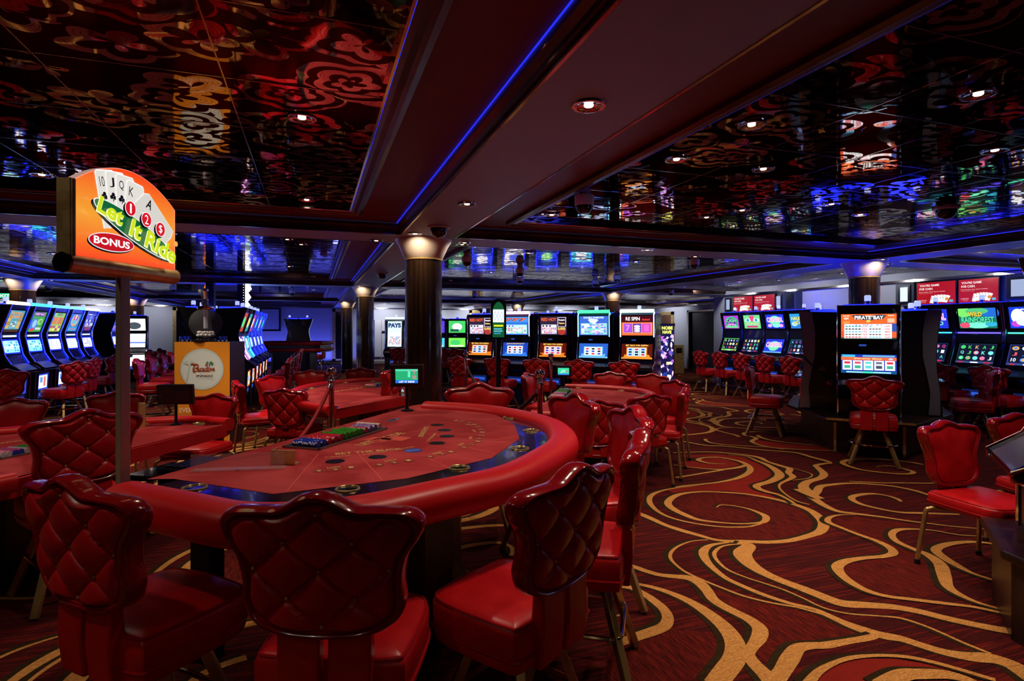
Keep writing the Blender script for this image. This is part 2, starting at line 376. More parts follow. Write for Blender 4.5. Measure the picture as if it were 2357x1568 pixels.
# downlight fittings
mbt = MB().use(CHROME); mbt.lathe([(.074,.0),(.072,-.008),(.060,-.010),(.048,-.004),(.030,-.002)], 28)
bulb = MB().use(mat('halogen_glow', (1,1,1), .3, emit=(1,.80,.66), es=3.5)); bulb.lathe([(.021,-.0025),(.018,-.007),(.0005,-.008)], 16)
lab = {0: 'recessed chrome downlight in the mirrored ceiling', 1: 'recessed chrome downlight in the mauve beam'}
dl = None; seen_px = {(0,'a'): 0}
def project(x, y, z):
    lat = x*CT-y*ST; d = x*ST+y*CT
    return (None, None) if d < .2 else (CX+F*lat/d, HY-F*(z-H)/d)
ORD = ['first','second','third','fourth','fifth','sixth','seventh','eighth','ninth','tenth','eleventh','twelfth','thirteenth','fourteenth','fifteenth','sixteenth']
vis = []
for x, y, z, e in DOWN:
    px, py = project(x, y, z)
    if px is None or not (-20 < px < 2380 and py > -20): continue
    beam = abs(z-ZS) < .01
    if beam: col_ = min(range(5), key=lambda i: abs(BX[i]-x)); reg = 'beam by the %s' % ['far left','left columns','middle columns','right column','right wall'][col_]
    else:
        i = sum(1 for b in BX if b < x)-1; j = sum(1 for b in BY if b < y)-1
        reg = '%s mirrored bay %s' % (['far left','left','right','far right'][max(0,min(3,i))], ['overhead','overhead','in the nearest row','in the middle row','in the far row','at the back'][max(0,min(5,j))])
    vis.append((reg, y, x, z))
vis.sort(); cnt = {}
tot = {}
for v_ in vis: tot[v_[0]] = tot.get(v_[0], 0)+1
for reg, y, x, z in vis:
    k = cnt.get(reg, 0); cnt[reg] = k+1
    L_ = 'recessed downlight, %s from the viewer, %s' % (ORD[min(k, 15)] if tot[reg] > 1 else 'only one', reg)
    if dl is None:
        dl = thing('downlight', L_, 'downlight', (x, y, z-.001), 0, 'recessed ceiling downlights')
        mbt.build('reflector', None, dl); bulb.build('bulb', None, dl)
    else: dup(dl, (x, y, z-.001), 0, L_, 'recessed ceiling downlights')

# ------------------------------------------------------------------ columns
COLW = mat('column_wood_veneer', (.06, .035, .02), .22, coat=.5)
two_tone(COLW, (.014, .007, .004), (.040, .020, .011), (9, 9, .25), 4, 3, .3, .7)
CAP = mat('column_capital_satin', (.55, .47, .45), .33, .35)
mb1 = MB().use(COLW); mb1.lathe([(.195,.12),(.195,2.285)], 48)
mb2 = MB().use(CAP); mb2.lathe([(.190,2.285),(.205,2.30),(.232,2.36),(.265,2.43),(.298,2.478),(.302,2.4955)], 48)
mb3 = MB().use(BRASS); mb3.lathe([(.197,2.272),(.206,2.276),(.206,2.288),(.192,2.292)], 48)
mb4 = MB().use(BRASS); mb4.lathe([(.198,.118),(.212,.122),(.212,.138),(.197,.142)], 48)
mb5 = MB().use(GBLACK); mb5.lathe([(.19,0),(.19,.12)], 48)
names = {(1,2): 'off'}
col0 = None
colab = {(2,2): 'nearest brown wood-veneer column behind the big card table, under the black dome camera', (2,3): 'second brown column in the middle row, right behind the nearest column from here',
 (2,4): 'slimmest, farthest brown column of the middle row beside the gold-framed dark doorway', (3,2): 'brown column rising behind the slot machine with the red pay table', (3,3): 'far column just above the bank of five facing slot machines',
 (3,4): 'farthest column, half hidden by the green-screened arched sign', (1,3): 'brown column above the row of five curved slot machines on the left', (1,4): 'far left column beside the tall bright sign pole, glowing at the top',
 (4,2): 'x', (4,3): 'x', (4,4): 'x', (1,2): 'x'}
for i in range(1, 4):
    for j in range(2, 5):
        if (i, j) == (1, 2): continue
        if col0 is None:
            col0 = thing('column', colab[(i,j)], 'column', (BX[i], BY[j], 0))
            mb1.build('shaft', None, col0); c2 = mb2.build('capital', None, col0); mb3.build('collar_ring', None, col0); mb4.build('base_ring', None, col0); mb5.build('plinth', None, col0)
        else: dup(col0, (BX[i], BY[j], 0), 0, colab[(i,j)])

# ------------------------------------------------------------------ walls
WALL = add_bump(mat('pale_wall_covering', (.50, .50, .56), .6), 180, .1, 2, .002)
WDK = mat('dark_wall_panel', (.03, .015, .02), .5)
def wallbox(name, x0, x1, y0, y1, m, z0=0, z1=2.66):
    return struct(MB().use(m).box(x0, x1, y0, y1, z0, z1).build(name, smooth=False))
wallbox('wall_back', -12, 14.2, 26.0, 26.2, WALL)
wallbox('wall_left', -12.2, -12, -9.5, 26.2, WDK)
wallbox('wall_front', -12, 14.2, -9.7, -9.5, WDK)
# right wall: a projecting part near, a recess with doorway beyond
wallbox('wall_right', 10.85, 11.05, -9.5, 13.55, WALL)
wallbox('wall_right.001', 11.05, 14.2, 13.35, 13.55, WALL)
wallbox('wall_right.002', 13.8, 14.0, 13.55, 17.0, WALL)
wallbox('wall_right.003', 13.8, 14.0, 18.7, 26.2, WALL)
wallbox('wall_right.004', 13.8, 14.0, 17.0, 18.7, WALL, 2.2, 2.66)
wallbox('wall_right.005', 15.5, 15.6, 16.5, 19.2, WDK)
wallbox('door_1', 13.86, 13.94, 17.02, 18.68, mat('dark_doorway', (.004,.004,.005), .5), 0, 2.2)
mb = MB().use(EDGE).box(13.74, 13.8, 18.64, 18.74, 0, 2.26).box(13.74, 13.8, 16.96, 17.04, 0, 2.26).box(13.74, 13.8, 16.96, 18.74, 2.2, 2.26); struct(mb.build('trim_91', smooth=False))
# wooden door in the right wall and frames on the back wall
DOORW = two_tone(mat('brown_door_wood', (.14,.05,.02), .4), (.10,.035,.015), (.18,.07,.03), (1,1,.1), 8)
def gold_door(name, x0, x1, y, z1, inner, dx=0):
    r = thing(name, '', 'door', ((x0+x1)/2, y, 0)); del r['label']; del r['category']; r['kind'] = 'structure'
    w = (x1-x0)/2
    MB().use(BRASS).box(-w,-w+.13,-.06,0,.16,z1).box(w-.13,w,-.06,0,.16,z1).box(-w,w,-.06,0,z1-.13,z1).box(-w,w,-.06,0,.16,.24).build('door_frame', None, r, False)
    MB().use(inner).box(-w+.13,w-.13,-.03,0,.24,z1-.13).build('door_leaf', None, r, False); return r
def xat(px, y): # x where the sight line through px meets plane y
    t = math.tan(math.atan((px-CX)/F)+TH); return y*t
def yat(px, x): t = math.tan(math.atan((px-CX)/F)+TH); return x/t
gold_door('door_2', xat(765,26), xat(800,26), 26, 2.42, GBLACK)
gold_door('door_3', xat(398,26), xat(450,26), 26, 2.42, GBLACK)
gold_door('door_4', xat(1080,26), xat(1110,26), 26, 2.42, DOORW)
r = gold_door('door_5', -.75, .75, 0, 2.25, DOORW); r.location = (13.8, 20.4, 0); r.rotation_euler = (0, 0, -PI/2)
# grey service cupboard doors on the back wall
mb = MB().use(mat('pale_cupboard', (.62,.60,.60), .35, .1)); xa, xb = xat(862,26), xat(893,26)
mb.box(xa, (xa+xb)/2-.01, 25.93, 26, .3, 1.95).box((xa+xb)/2+.01, xb, 25.93, 26, .3, 1.95)
mb.use(BLACK).box(xb-.28, xb-.08, 25.91, 25.93, 1.35, 1.45)
struct(mb.build('door_6', smooth=False))
# skirting
BB = mat('skirting_metal', (.5,.42,.35), .3, .5)
for nm, b in (('baseboard_back', (-12,14,25.96,26)), ('baseboard_right', (10.8,10.85,-5,13.55)), ('baseboard_right.001', (13.75,13.8,18.74,26))):
    struct(MB().use(BB).box(*b, 0, .12).build(nm, smooth=False))
# cornice strips at the top of the walls
for b in ((-12,14,25.9,26),(10.75,10.85,-5,13.6),(13.7,13.8,13.55,26)):
    struct(MB().use(EDGE).box(*b, 2.44, 2.485).build('trim_92', smooth=False))
# small fire-alarm box on the right wall
t = thing('fire_alarm_call_point', 'small dark red square box on the white wall right of the far brown door', 'fire alarm', (13.8, yat(1552, 13.8), 1.72), PI/2)
MB().use(mat('alarm_red', (.25,.01,.02), .4)).box(-.06,.06,0,.04,-.06,.06).build('housing', None, t, False, .005)
MB().use(BLACK).box(-.03,.03,.04,.045,-.03,.03).build('push_plate', None, t, False)

# ------------------------------------------------------------------ carpet
def carpet_mat(name, stops, sc=(.4, 13, 1), ns=3.0, weave=1.0):
    m = mat(name, (.1,.01,.01), .95, spec=.1); nt, N, L, b = nodes(m)
    tc = N.new('ShaderNodeTexCoord'); mp = N.new('ShaderNodeMapping'); mp.inputs['Scale'].default_value = sc
    no = N.new('ShaderNodeTexNoise'); no.inputs['Scale'].default_value = ns; no.inputs['Detail'].default_value = 5; no.inputs['Roughness'].default_value = .62
    cr = N.new('ShaderNodeValToRGB'); L.new(tc.outputs['Object'], mp.inputs[0]); L.new(mp.outputs[0], no.inputs['Vector']); L.new(no.outputs['Fac'], cr.inputs[0])
    e = cr.color_ramp.elements
    for i, (p, c) in enumerate(stops):
        x = e[i] if i < 2 else e.new(p)
        x.position = p; x.color = (*c, 1)
    # loop rows of the pile
    w = N.new('ShaderNodeTexNoise'); w.inputs['Scale'].default_value = 1; w.inputs['Detail'].default_value = 1
    mp2 = N.new('ShaderNodeMapping'); mp2.inputs['Scale'].default_value = (60, 420, 1); L.new(tc.outputs['Object'], mp2.inputs[0]); L.new(mp2.outputs[0], w.inputs['Vector'])
    mr = N.new('ShaderNodeMapRange'); mr.inputs['From Min'].default_value = .3; mr.inputs['From Max'].default_value = .7; mr.inputs['To Min'].default_value = 1-.5*weave; mr.inputs['To Max'].default_value = 1+.35*weave
    L.new(w.outputs['Fac'], mr.inputs[0])
    mx = N.new('ShaderNodeVectorMath'); mx.operation = 'SCALE'; L.new(cr.outputs[0], mx.inputs[0]); L.new(mr.outputs[0], mx.inputs['Scale'])
    L.new(mx.outputs[0], b.inputs['Base Color'])
    bu = N.new('ShaderNodeBump'); bu.inputs['Strength'].default_value = .5; bu.inputs['Distance'].default_value = .003
    L.new(w.outputs['Fac'], bu.inputs['Height']); L.new(bu.outputs[0], b.inputs['Normal'])
    return m
CB = carpet_mat('carpet_maroon_streaks', [(.30,(.018,.003,.003)),(.42,(.055,.005,.004)),(.50,(.032,.003,.005)),(.57,(.13,.009,.005)),(.63,(.045,.004,.005)),(.72,(.12,.028,.006))])
CG = carpet_mat('carpet_gold', [(.3,(.27,.095,.02)),(.5,(.50,.22,.055)),(.7,(.62,.31,.095))], (4, 70, 1), 3, .9)
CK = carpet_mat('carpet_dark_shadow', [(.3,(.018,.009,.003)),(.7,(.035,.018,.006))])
CR = carpet_mat('carpet_bright_red', [(.3,(.16,.009,.006)),(.7,(.22,.014,.009))], (2,6,1), 3, .4)
CM = carpet_mat('carpet_hatched_red', [(.35,(.03,.003,.003)),(.5,(.085,.006,.004)),(.65,(.15,.011,.006))], (30,3,1), 3)
ZO = {'A': (1400,1100,3.35), 'B': (1850,1100,3.351), 'C': (1550,860,3.928), 'L': (0,1080,3.213)}
def fl(t, x, y): ox, oy, s = ZO[t]; p = P(ox+x/s, oy+y/s, 0); return (p.x, p.y)
CUR = [
('A','835,230,1 870,210,1.5 950,215,2 1060,235,2.5 1150,265,4 1215,300,6 1200,340,5 1120,352,3 1000,355,2.5 850,345,3 700,325,5 600,290,7 500,240,8 460,195,8 500,150,7 580,122,5 720,108,4 870,112,3.5 1050,125,4 1250,158,5 1400,195,6 1540,245,8 1610,290,11 1660,350,12 1640,410,10 1560,445,7 1400,485,6 1230,498,6 1050,492,6 930,490,5 820,478,4 700,445,5 560,405,6 440,365,5 330,315,6 260,285,6 180,255,5 90,240,3'),
('A','1180,355,2 1080,378,2.5 940,382,2.5 780,370,2.5 600,340,2.5 460,300,3 370,250,4 320,190,5 330,140,5 400,105,4 520,80,3 700,58,2 900,25,2 1000,0,2'),
('A','770,480,1.5 650,490,1.5 550,525,2 490,570,2.5 480,620,2.5 520,670,2 600,730,2 740,795,2 900,860,2 1050,915,2 1250,965,2 1450,1000,2 1600,1040,2 1675,1065,2 1850,1150,2 2030,1222,1.5'),
('A','930,500,2 800,520,4 740,560,7 740,610,7 790,680,5 900,770,4 1020,830,4 1200,905,4 1400,970,3.5 1600,1020,3.5 1800,1110,5 1950,1165,6 2100,1215,10 2260,1245,8 2400,1290,7 2600,1350,8 2800,1385,12 2950,1395,14 3100,1440,15 3200,1500,16 3330,1600,14'),
('A','1050,512,2 930,520,2 860,540,2.5 818,585,3 840,640,2.5 920,710,2 1060,770,1.5 1200,815,1.5 1350,865,1.5 1500,930,1.5 1660,1005,1.5 1850,1050,1.5 2100,1070,1.5 2250,1085,2 2400,1130,2 2550,1190,2 2750,1280,2 2950,1360,2'),
('A','1000,500,6 1085,525,14 1035,585,22 1080,655,18 1180,725,13 1320,790,10 1480,850,11 1620,905,12 1800,970,13 2000,985,10 2200,1000,8 2400,1035,8 2600,1085,8 2800,1130,8 3000,1170,9 3120,1190,9 3250,1220,9'),
('A','-120,690,5 0,665,6 100,670,5 200,690,5 300,725,5 400,752,5 520,765,6 620,775,9 700,810,11 760,870,9 810,940,8 900,1000,8 1020,1060,8 1110,1110,9 1170,1170,11 1160,1240,10 1110,1310,6 1080,1360,7 1120,1430,9 1200,1510,11 1270,1590,12'),
('A','1270,1590,12 1340,1500,10 1400,1400,12 1460,1320,9 1550,1300,7 1675,1295,6 1850,1265,5 2000,1240,5 2080,1215,4'),
('A','-60,840,3 40,810,3 200,820,3 350,850,4 500,900,5 650,970,7 800,1070,11 920,1180,14 980,1290,16 970,1400,17 900,1500,17 820,1600,15'),
('A','0,820,4 60,835,5 170,850,5 260,890,5 350,950,6 430,1020,6 460,1090,7 430,1150,9 340,1190,10 220,1230,9 110,1270,6 0,1290,4'),
('A','0,1080,2 60,1070,2 110,1060,2 150,1045,1'),
('B','750,185,3 720,165,4 640,140,3 520,125,5 400,140,6 370,165,6 440,205,5 600,245,4 750,270,4 900,275,5 1050,280,4 1200,285,3'),
('B','60,150,14 150,210,9 260,260,6 400,280,5 600,305,4 800,335,3 1000,360,2.5 1150,378,2 1400,400,2'),
('B','60,140,16 100,110,11 130,70,9 220,55,6 350,45,5 500,50,4 700,70,4 850,100,5 950,130,4 1050,160,3 1250,200,3'),
('B','350,30,2 450,35,3 600,42,3 750,42,3 950,45,3 1100,40,2'),
('B','400,290,1 280,290,2 200,310,4 190,345,5 280,385,4 420,440,4 560,490,5 660,540,6 690,585,6 620,610,5 450,625,5 320,650,7 260,690,9 290,750,7 380,820,6 500,880,5 650,920,4 850,945,4 1050,970,4 1300,1000,3 1450,1030,3 1580,1060,3 1750,1110,3'),
('B','1380,455,1.5 1200,445,1.5 1000,410,2 850,400,3 730,405,5 680,440,5 720,495,5 850,555,5 960,600,8 1050,670,11 1080,750,11 1110,840,7 1200,905,5 1350,970,3 1580,1035,2.5'),
('B','1540,530,3 1400,505,4 1250,500,5 1100,520,6 1020,560,7 1080,620,8 1180,680,6 1300,740,3 1450,790,3 1580,830,3 1700,870,3'),
('B','30,1600,5 120,1500,4 250,1430,3 400,1390,3 600,1378,2.5 800,1390,3 1000,1430,3 1200,1485,3 1400,1545,3 1480,1568,3'),
('B','600,1610,12 760,1530,12 900,1520,11 1100,1525,9 1250,1560,6 1350,1600,3'),
('C','470,822,1.5 400,820,2 300,810,4 225,785,6 270,765,5 380,760,4 500,775,4 620,805,6 690,850,8 680,900,8 580,950,6 420,985,4 250,1005,4 100,1020,4 20,1035,4'),
('C','650,830,4 600,850,7 450,870,5 300,865,3 150,850,2.5 0,830,2'),
('C','450,875,5 300,900,4 150,925,4 20,945,4'),
('C','0,720,3 150,715,3 300,712,3 450,720,4 650,740,5 780,765,9 850,800,5 960,835,8 1050,865,9 1040,900,8 1080,935,8 1050,960,5 970,1000,3 960,1040,2 1020,1100,2 1120,1160,2 1230,1190,2'),
('C','500,740,2 650,750,2 750,790,4 850,830,8 930,880,13 960,930,15 880,980,12 760,1015,10 770,1045,8 850,1075,6 950,1100,4 1050,1150,3 1100,1185,3'),
('C','1060,855,1 1150,880,1 1250,915,1.5 1220,950,1.5 1080,970,1.5'),
('C','1835,850,1 1880,840,2 1980,842,3 2100,870,4 2170,895,5 2130,912,5 2000,910,4 1850,895,4 1700,875,4 1580,840,6 1530,810,7 1580,785,6 1700,778,3 1900,780,3 2100,800,4 2260,828,5'),
('C','1230,1085,22 1175,1030,16 1215,985,12 1330,950,11 1360,910,11 1310,860,8 1290,835,6 1380,818,5 1420,815,4 1380,795,7 1250,760,6 1130,725,5 1000,710,4 850,700,4 650,680,4 450,660,4 300,655,4 100,620,4 0,600,3'),
('C','1130,1050,18 1230,1095,18 1330,1140,13'),
('C','0,540,4 150,535,5 280,515,7 350,490,9 320,465,7 230,440,5 130,430,4 0,430,3'),
('C','1000,515,2 800,510,2 680,515,4 620,535,5 680,565,4 750,590,7 710,615,7 760,645,5 900,675,4 1100,690,3.5 1350,700,3 1600,710,3 1900,760,3'),
('C','1000,550,1 900,548,1.5 790,545,2 770,570,6 850,600,5 1000,625,3.5 1200,645,3 1330,655,2'),
('C','370,500,2 450,520,3 540,540,4 590,560,4 500,575,4 380,580,5 290,600,5 340,630,4 480,650,3 650,660,3 850,670,2.5 1000,690,2.5'),
]
FILL = [
(CR,'C','20,740 200,735 450,735 650,755 800,820 890,880 890,940 800,990 730,1010 740,1050 850,1090 950,1130 700,1090 500,1060 250,1060 20,1090 -60,1050 20,1035 250,1005 580,950 680,900 690,850 620,805 450,765 200,765'),
(CR,'C','225,785 300,760 500,770 640,810 600,850 450,870 300,865 100,840 60,800'),
(CR,'C','740,600 850,612 1000,635 1300,655 1560,700 1350,700 1100,685 900,670 760,640 720,620'),
(CR,'B','100,1568 150,1500 260,1440 450,1395 700,1400 1000,1440 1200,1490 1000,1500 800,1505 700,1540 600,1600'),
(CM,'A','780,830 1050,930 1400,1010 1675,1080 2000,1215 1800,1270 1650,1275 1450,1270 1380,1380 1270,1490 1130,1340 1190,1200 1120,1110 900,960 820,900'),
(CM,'A','540,210 640,140 900,125 1250,175 1500,250 1570,330 1600,400 1500,460 1250,480 950,470 780,440 1000,385 1200,350 1230,300 1100,230 900,200 820,235 980,240 1130,290 1100,340 900,330 700,290'),
(CM,'B','200,320 400,300 700,340 1000,380 760,400 660,440 720,510 950,620 1000,760 1060,880 900,930 600,890 380,810 290,740 320,670 640,620 700,580 640,520 420,430'),
(CM,'A','0,1290 220,1250 460,1170 800,1190 840,1280 830,1400 700,1560 0,1600'),
]
def catmull2(pts, k):
    out = []
    n = len(pts)
    for i in range(n-1):
        a, b, c, d = pts[max(0,i-1)], pts[i], pts[i+1], pts[min(n-1,i+2)]
        for q in range(k):
            t = q/k; out.append(tuple(.5*((2*b[j])+(c[j]-a[j])*t+(2*a[j]-5*b[j]+4*c[j]-d[j])*t*t+(3*b[j]-a[j]-3*c[j]+d[j])*t*t*t) for j in range(3)))
    out.append(pts[-1]); return out
curves = []
for t, s in CUR:
    pts = []
    for w in s.split():
        x, y, ww = map(float, w.split(',')); X, Y = fl(t, x, y); pts.append((X, Y, (ww if ww < 6 else 6+(ww-6)*.42)*.0048))
    curves.append(catmull2(pts, 7))
VY = 3.75; VX = 1.93; Y0 = 2.9; WU = 3.7; U0 = 1.6
def ucoord(x, y): return x-VX*(y-Y0)/VY
fb = MB(); fb.use(CB).box(-12, 16, -9.6, 26, -.05, 0)
lay = [0]
def ribbon(pts, dx, dy, dw, m, z):
    if len(pts) < 2: return
    vs = []; fs = []
    for i, (x, y, w) in enumerate(pts):
        a = pts[max(0,i-1)]; b = pts[min(len(pts)-1,i+1)]; tx, ty = b[0]-a[0], b[1]-a[1]; l = math.hypot(tx, ty) or 1
        nx, ny = -ty/l*(w+dw), tx/l*(w+dw); vs += [(x+dx+nx,y+dy+ny,z),(x+dx-nx,y+dy-ny,z)]
    for i in range(len(pts)-1): fs.append((2*i,2*i+1,2*i+3,2*i+2))
    fb.use(m).add(vs, fs)
def runs(pts, ok):
    cur = []
    for p in pts:
        if ok(p): cur.append(p)
        else:
            if len(cur) > 1: yield cur
            cur = []
    if len(cur) > 1: yield cur
cells = []
for kk in range(-2, 6):
    for mm in range(-4, 4): cells.append((kk, mm))
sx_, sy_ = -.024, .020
def near_ok(p): return p[1] < Y0+VY and ucoord(p[0], p[1]) > U0
def win_ok(p): return Y0 <= p[1] < Y0+VY+.05 and U0 <= ucoord(p[0], p[1]) < U0+WU+.05
q = 0
for c in curves:
    for rn in runs(c, near_ok):
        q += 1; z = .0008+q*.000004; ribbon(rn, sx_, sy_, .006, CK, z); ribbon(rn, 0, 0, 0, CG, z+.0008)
    for rn in runs(c, win_ok):
        for kk, mm in cells:
            if mm == 0 and kk <= 0: continue
            ox, oy = VX*kk+WU*mm, VY*kk
            if mm > 0 and kk <= 0: continue
            q += 1; z = .0008+(q % 200)*.000004
            sh = [(x+ox, y+oy, w) for x, y, w in rn]
            if not (-11.5 < sh[0][0] < 15 and -9 < sh[0][1] < 25.5): continue
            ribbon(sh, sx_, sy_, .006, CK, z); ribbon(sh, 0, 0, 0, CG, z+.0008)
for fi, (m, t, s) in enumerate(FILL):
    pts = [fl(t, *map(float, w.split(','))) for w in s.split()]; q += 1
    cy_ = sum(p[1] for p in pts)/len(pts); cx_ = sum(p[0] for p in pts)/len(pts)
    for kk, mm in cells:
        if (kk, mm) != (0,0) and (not (Y0 <= cy_ < Y0+VY) or (mm == 0 and kk < 0) or (mm > 0 and kk <= 0)): continue
        ox, oy = VX*kk+WU*mm, VY*kk
        if not (-11 < cx_+ox < 14 and -8 < cy_+oy < 25): continue
        fb.use(m).add([(x+ox, y+oy, .0002+fi*.00004) for x, y in pts], [list(range(len(pts)))])
struct(fb.build('floor', smooth=False))
# ------------------------------------------------------------------ seats
def outline(pts, k=6): return [(p.x, p.y) for p in smooth_path([(x, y, 0) for x, y in pts], k, True)]
def back_outline(w, h, kind):        # right half going from the crown down, then mirrored
    if kind == 'stool': hp = [(0,.012),(.16,-.012),(.38,-.088),(.64,-.100),(.87,-.118),(.985,-.175),(1.0,-.23),(.955,-.31),(.84,-.43),(.79,-.60),(.80,-.76),(.70,-.90),(.42,-.985),(0,-1.0)]
    else: hp = [(0,.008),(.17,-.012),(.42,-.062),(.68,-.068),(.90,-.088),(.99,-.14),(1.0,-.19),(.95,-.29),(.83,-.45),(.78,-.62),(.79,-.78),(.66,-.92),(.36,-.99),(0,-1.0)]
    pts = [(x*w/2, z*h) for x, z in hp]; pts += [(-x, z) for x, z in pts[-2:0:-1]]
    return outline(pts, 6)
def make_back(w, h, kind):
    """tufted rear, plain front, glossy rim; hangs below its crown at z=0; rear is -Y"""
    ol = back_outline(w, h, kind); n = len(ol); cz = -h*.52
    def bend(x, y, z): return (x, y+x*x*.45-.14*(z+h), z)
    ax, az = (.094*w/.57*1.0, .080*h/.41)
    def tuft(x, z):
        X, Z = x/(2*ax), (z-cz)/(2*az); u, v = X+Z, X-Z
        su, sv = abs(math.sin(PI*u)), abs(math.sin(PI*v))
        puff = .024*(su*sv)**.38
        puff -= .0035*(math.exp(-(su/.13)**2)+math.exp(-(sv/.13)**2))
        return puff-.010*math.exp(-((su/.35)**2+(sv/.35)**2))
    ss = [0.0]+[i/34*.88 for i in range(1, 35)]
    rear = MB().use(RED); vs = []; fs = []
    for s in ss:
        for x, z in ol:
            X, Z = x*s, cz+(z-cz)*s; f = min(1, (.885-s)/.07) if s > .8 else 1
            vs.append(bend(X, -(.026+max(-.004, tuft(X, Z))*max(0, f)), Z))
    for j in range(len(ss)-1):
        for k in range(n): fs.append((j*n+k, j*n+(k+1)%n, (j+1)*n+(k+1)%n, (j+1)*n+k))
    rear.add(vs, fs)
    def ring(mb, prof):
        vs = []; fs = []
        for s, y in prof:
            for x, z in ol: vs.append(bend(x*s, y, cz+(z-cz)*s))
        for j in range(len(prof)-1):
            for k in range(n): fs.append((j*n+k, j*n+(k+1)%n, (j+1)*n+(k+1)%n, (j+1)*n+k))
        return mb.add(vs, fs)
    rim = ring(MB().use(RIM), [(.885,-.020),(.89,-.030),(.905,-.036),(.93,-.040),(.96,-.038),(.985,-.028),(1.0,-.010),(1.0,.010),(.985,.026),(.96,.034),(.93,.036),(.905,.032),(.89,.026),(.885,.016)])
    pip = ring(MB().use(PIPE), [(.868,-.024),(.872,-.033),(.880,-.036),(.888,-.033),(.892,-.024)])
    pip2 = ring(pip, [(.868,.020),(.872,.029),(.880,.033),(.888,.029),(.892,.020)])
    front = MB().use(RED); prof = [(0.001,.050),(.3,.049),(.55,.045),(.7,.038),(.8,.029),(.86,.022),(.885,.016)]; ring(front, prof[::-1])
    btn = []
    for i in range(-2, 3):
        for j in range(-2, 3):
            if (i+j) % 2 or abs(i)+abs(j) > 2 and (abs(i), abs(j)) != (1, 1): continue
            X, Z = i*ax, cz+j*az; p = bend(X, -.026, Z)
            if abs(X) < w*.36: btn.append(MB().use(BRASS).add(*_sph(p, .0058, 8, 6, 1)))
    return rear, rim, pip, front, btn
def seat_mesh(w, d, h, r=.10, crown=.018, piping=True):
    """upholstered block; front is +Y, underside at z=0, two piping lines"""
    ol = outline([(-w/2+.01,-d/2+.05),(-w/2+.04,-d/2+.01),(0,-d/2),(w/2-.04,-d/2+.01),(w/2-.01,-d/2+.05),(w/2,0),(w/2-.004,d/2-.09),(w/2-.035,d/2-.02),(w/4,d/2),(0,d/2+.008),(-w/4,d/2),(-w/2+.035,d/2-.02),(-w/2+.004,d/2-.09),(-w/2,0)], 4)
    n = len(ol); mb = MB().use(RED); vs = []; fs = []
    prof = [(.90,0),(.97,h*.05),(.995,h*.15),(1.0,h*.30),(.992,h*.33),(1.0,h*.36),(1.0,h*.84),(.985,h*.90),(.95,h*.97),(.86,h+.006),(.7,h+crown*.6),(.4,h+crown),(.001,h+crown*1.05)]
    for s, z in prof:
        for x, y in ol: vs.append((x*s, y*s, z))
    for j in range(len(prof)-1):
        for k in range(n): fs.append((j*n+k, j*n+(k+1)%n, (j+1)*n+(k+1)%n, (j+1)*n+k))
    fs.append([k for k in range(n)][::-1]); mb.add(vs, fs)
    pp = MB().use(PIPE)
    for s, z in ((1.004,h*.33),(.955,h*.965)): pp.tube([(x*s, y*s, z) for x, y in ol], .0055, 6, True)
    return mb, pp
def make_stool(label, top=1.02, foot='ring', name='bar_stool', h=.385, w=.56):
    t = thing(name, label, 'stool')
    sh = .155; sz = top-h-.075-sh+.0              # underside of the seat
    sd = .43
    a = seat_mesh(.47, sd, sh); s = a[0].build('seat', None, t, loc=(0,.02,sz)); a[1].build('seat_piping', None, s)
    yb = -.185
    rear, rim, pip, front, btn = make_back(w, h, 'stool')
    b = rear.build('backrest', None, t, loc=(0, yb-.02+.14*h*0, top)); front.build('backrest_front', None, b); rim.build('backrest_rim', None, b); pip.build('backrest_piping', None, b); [q_.build('tufting_button', None, b) for q_ in btn]
    for sx in (-1, 1):
        m = MB().use(RED); x0, x1 = (.012, .135) if sx > 0 else (-.135, -.012)
        zt = top-h+.07; y1 = yb+.02-.02
        m.add([(x0,y1-.035,zt),(x1,y1-.035,zt),(x1,y1+.0,zt),(x0,y1+.0,zt),(x0,-.215,sz+.0),(x1,-.215,sz+.0),(x1,-.17,sz+.0),(x0,-.17,sz+.0),(x0,-.228,sz+sh*.8),(x1,-.228,sz+sh*.8),(x1,-.17,sz+sh*.8),(x0,-.17,sz+sh*.8)],
              [(0,1,2,3),(4,7,6,5),(8,9,1,0),(9,10,2,1),(10,11,3,2),(11,8,0,3),(4,5,9,8),(5,6,10,9),(6,7,11,10),(7,4,8,11)])
        m.build('back_strap', None, t, bevel=.008, recalc=True)
    MB().use(BLACK).lathe([(.11,sz-.035),(.13,sz-.03),(.13,sz-.012),(.09,sz)], 24).build('swivel_plate', None, t)
    T = .105; Bt = .235 if foot == 'ring' else .225
    for sx in (-1, 1):
        for sy in (-1, 1):
            MB().use(GOLDLEG).beam((sx*T,sy*T,sz-.02),(sx*Bt,sy*Bt,.008),.034,.034,(1,0,0) if 0 else (sx,-sy,0)).build('leg', None, t, bevel=.003)
            zr = .24; r = T+(Bt-T)*(1-zr/(sz-.02))
    if foot == 'ring':
        R = r*1.414+.018; MB().use(CHROME).tube([(R*math.cos(2*PI*i/40), R*math.sin(2*PI*i/40), zr) for i in range(40)], .011, 8, True).build('footrest_ring', None, t)
    else:
        R = r+.022; c = .05; q = []
        for cx, cy_, a0 in ((R-c,R-c,0),(-R+c,R-c,90),(-R+c,-R+c,180),(R-c,-R+c,270)):
            for i in range(5): a = math.radians(a0+i*22.5); q.append((cx+c*math.cos(a), cy_+c*math.sin(a), zr))
        MB().use(mat('brass_tube', (.75,.58,.30), .12, 1)).tube(q, .011, 8, True).build('footrest_bar', None, t)
    return t
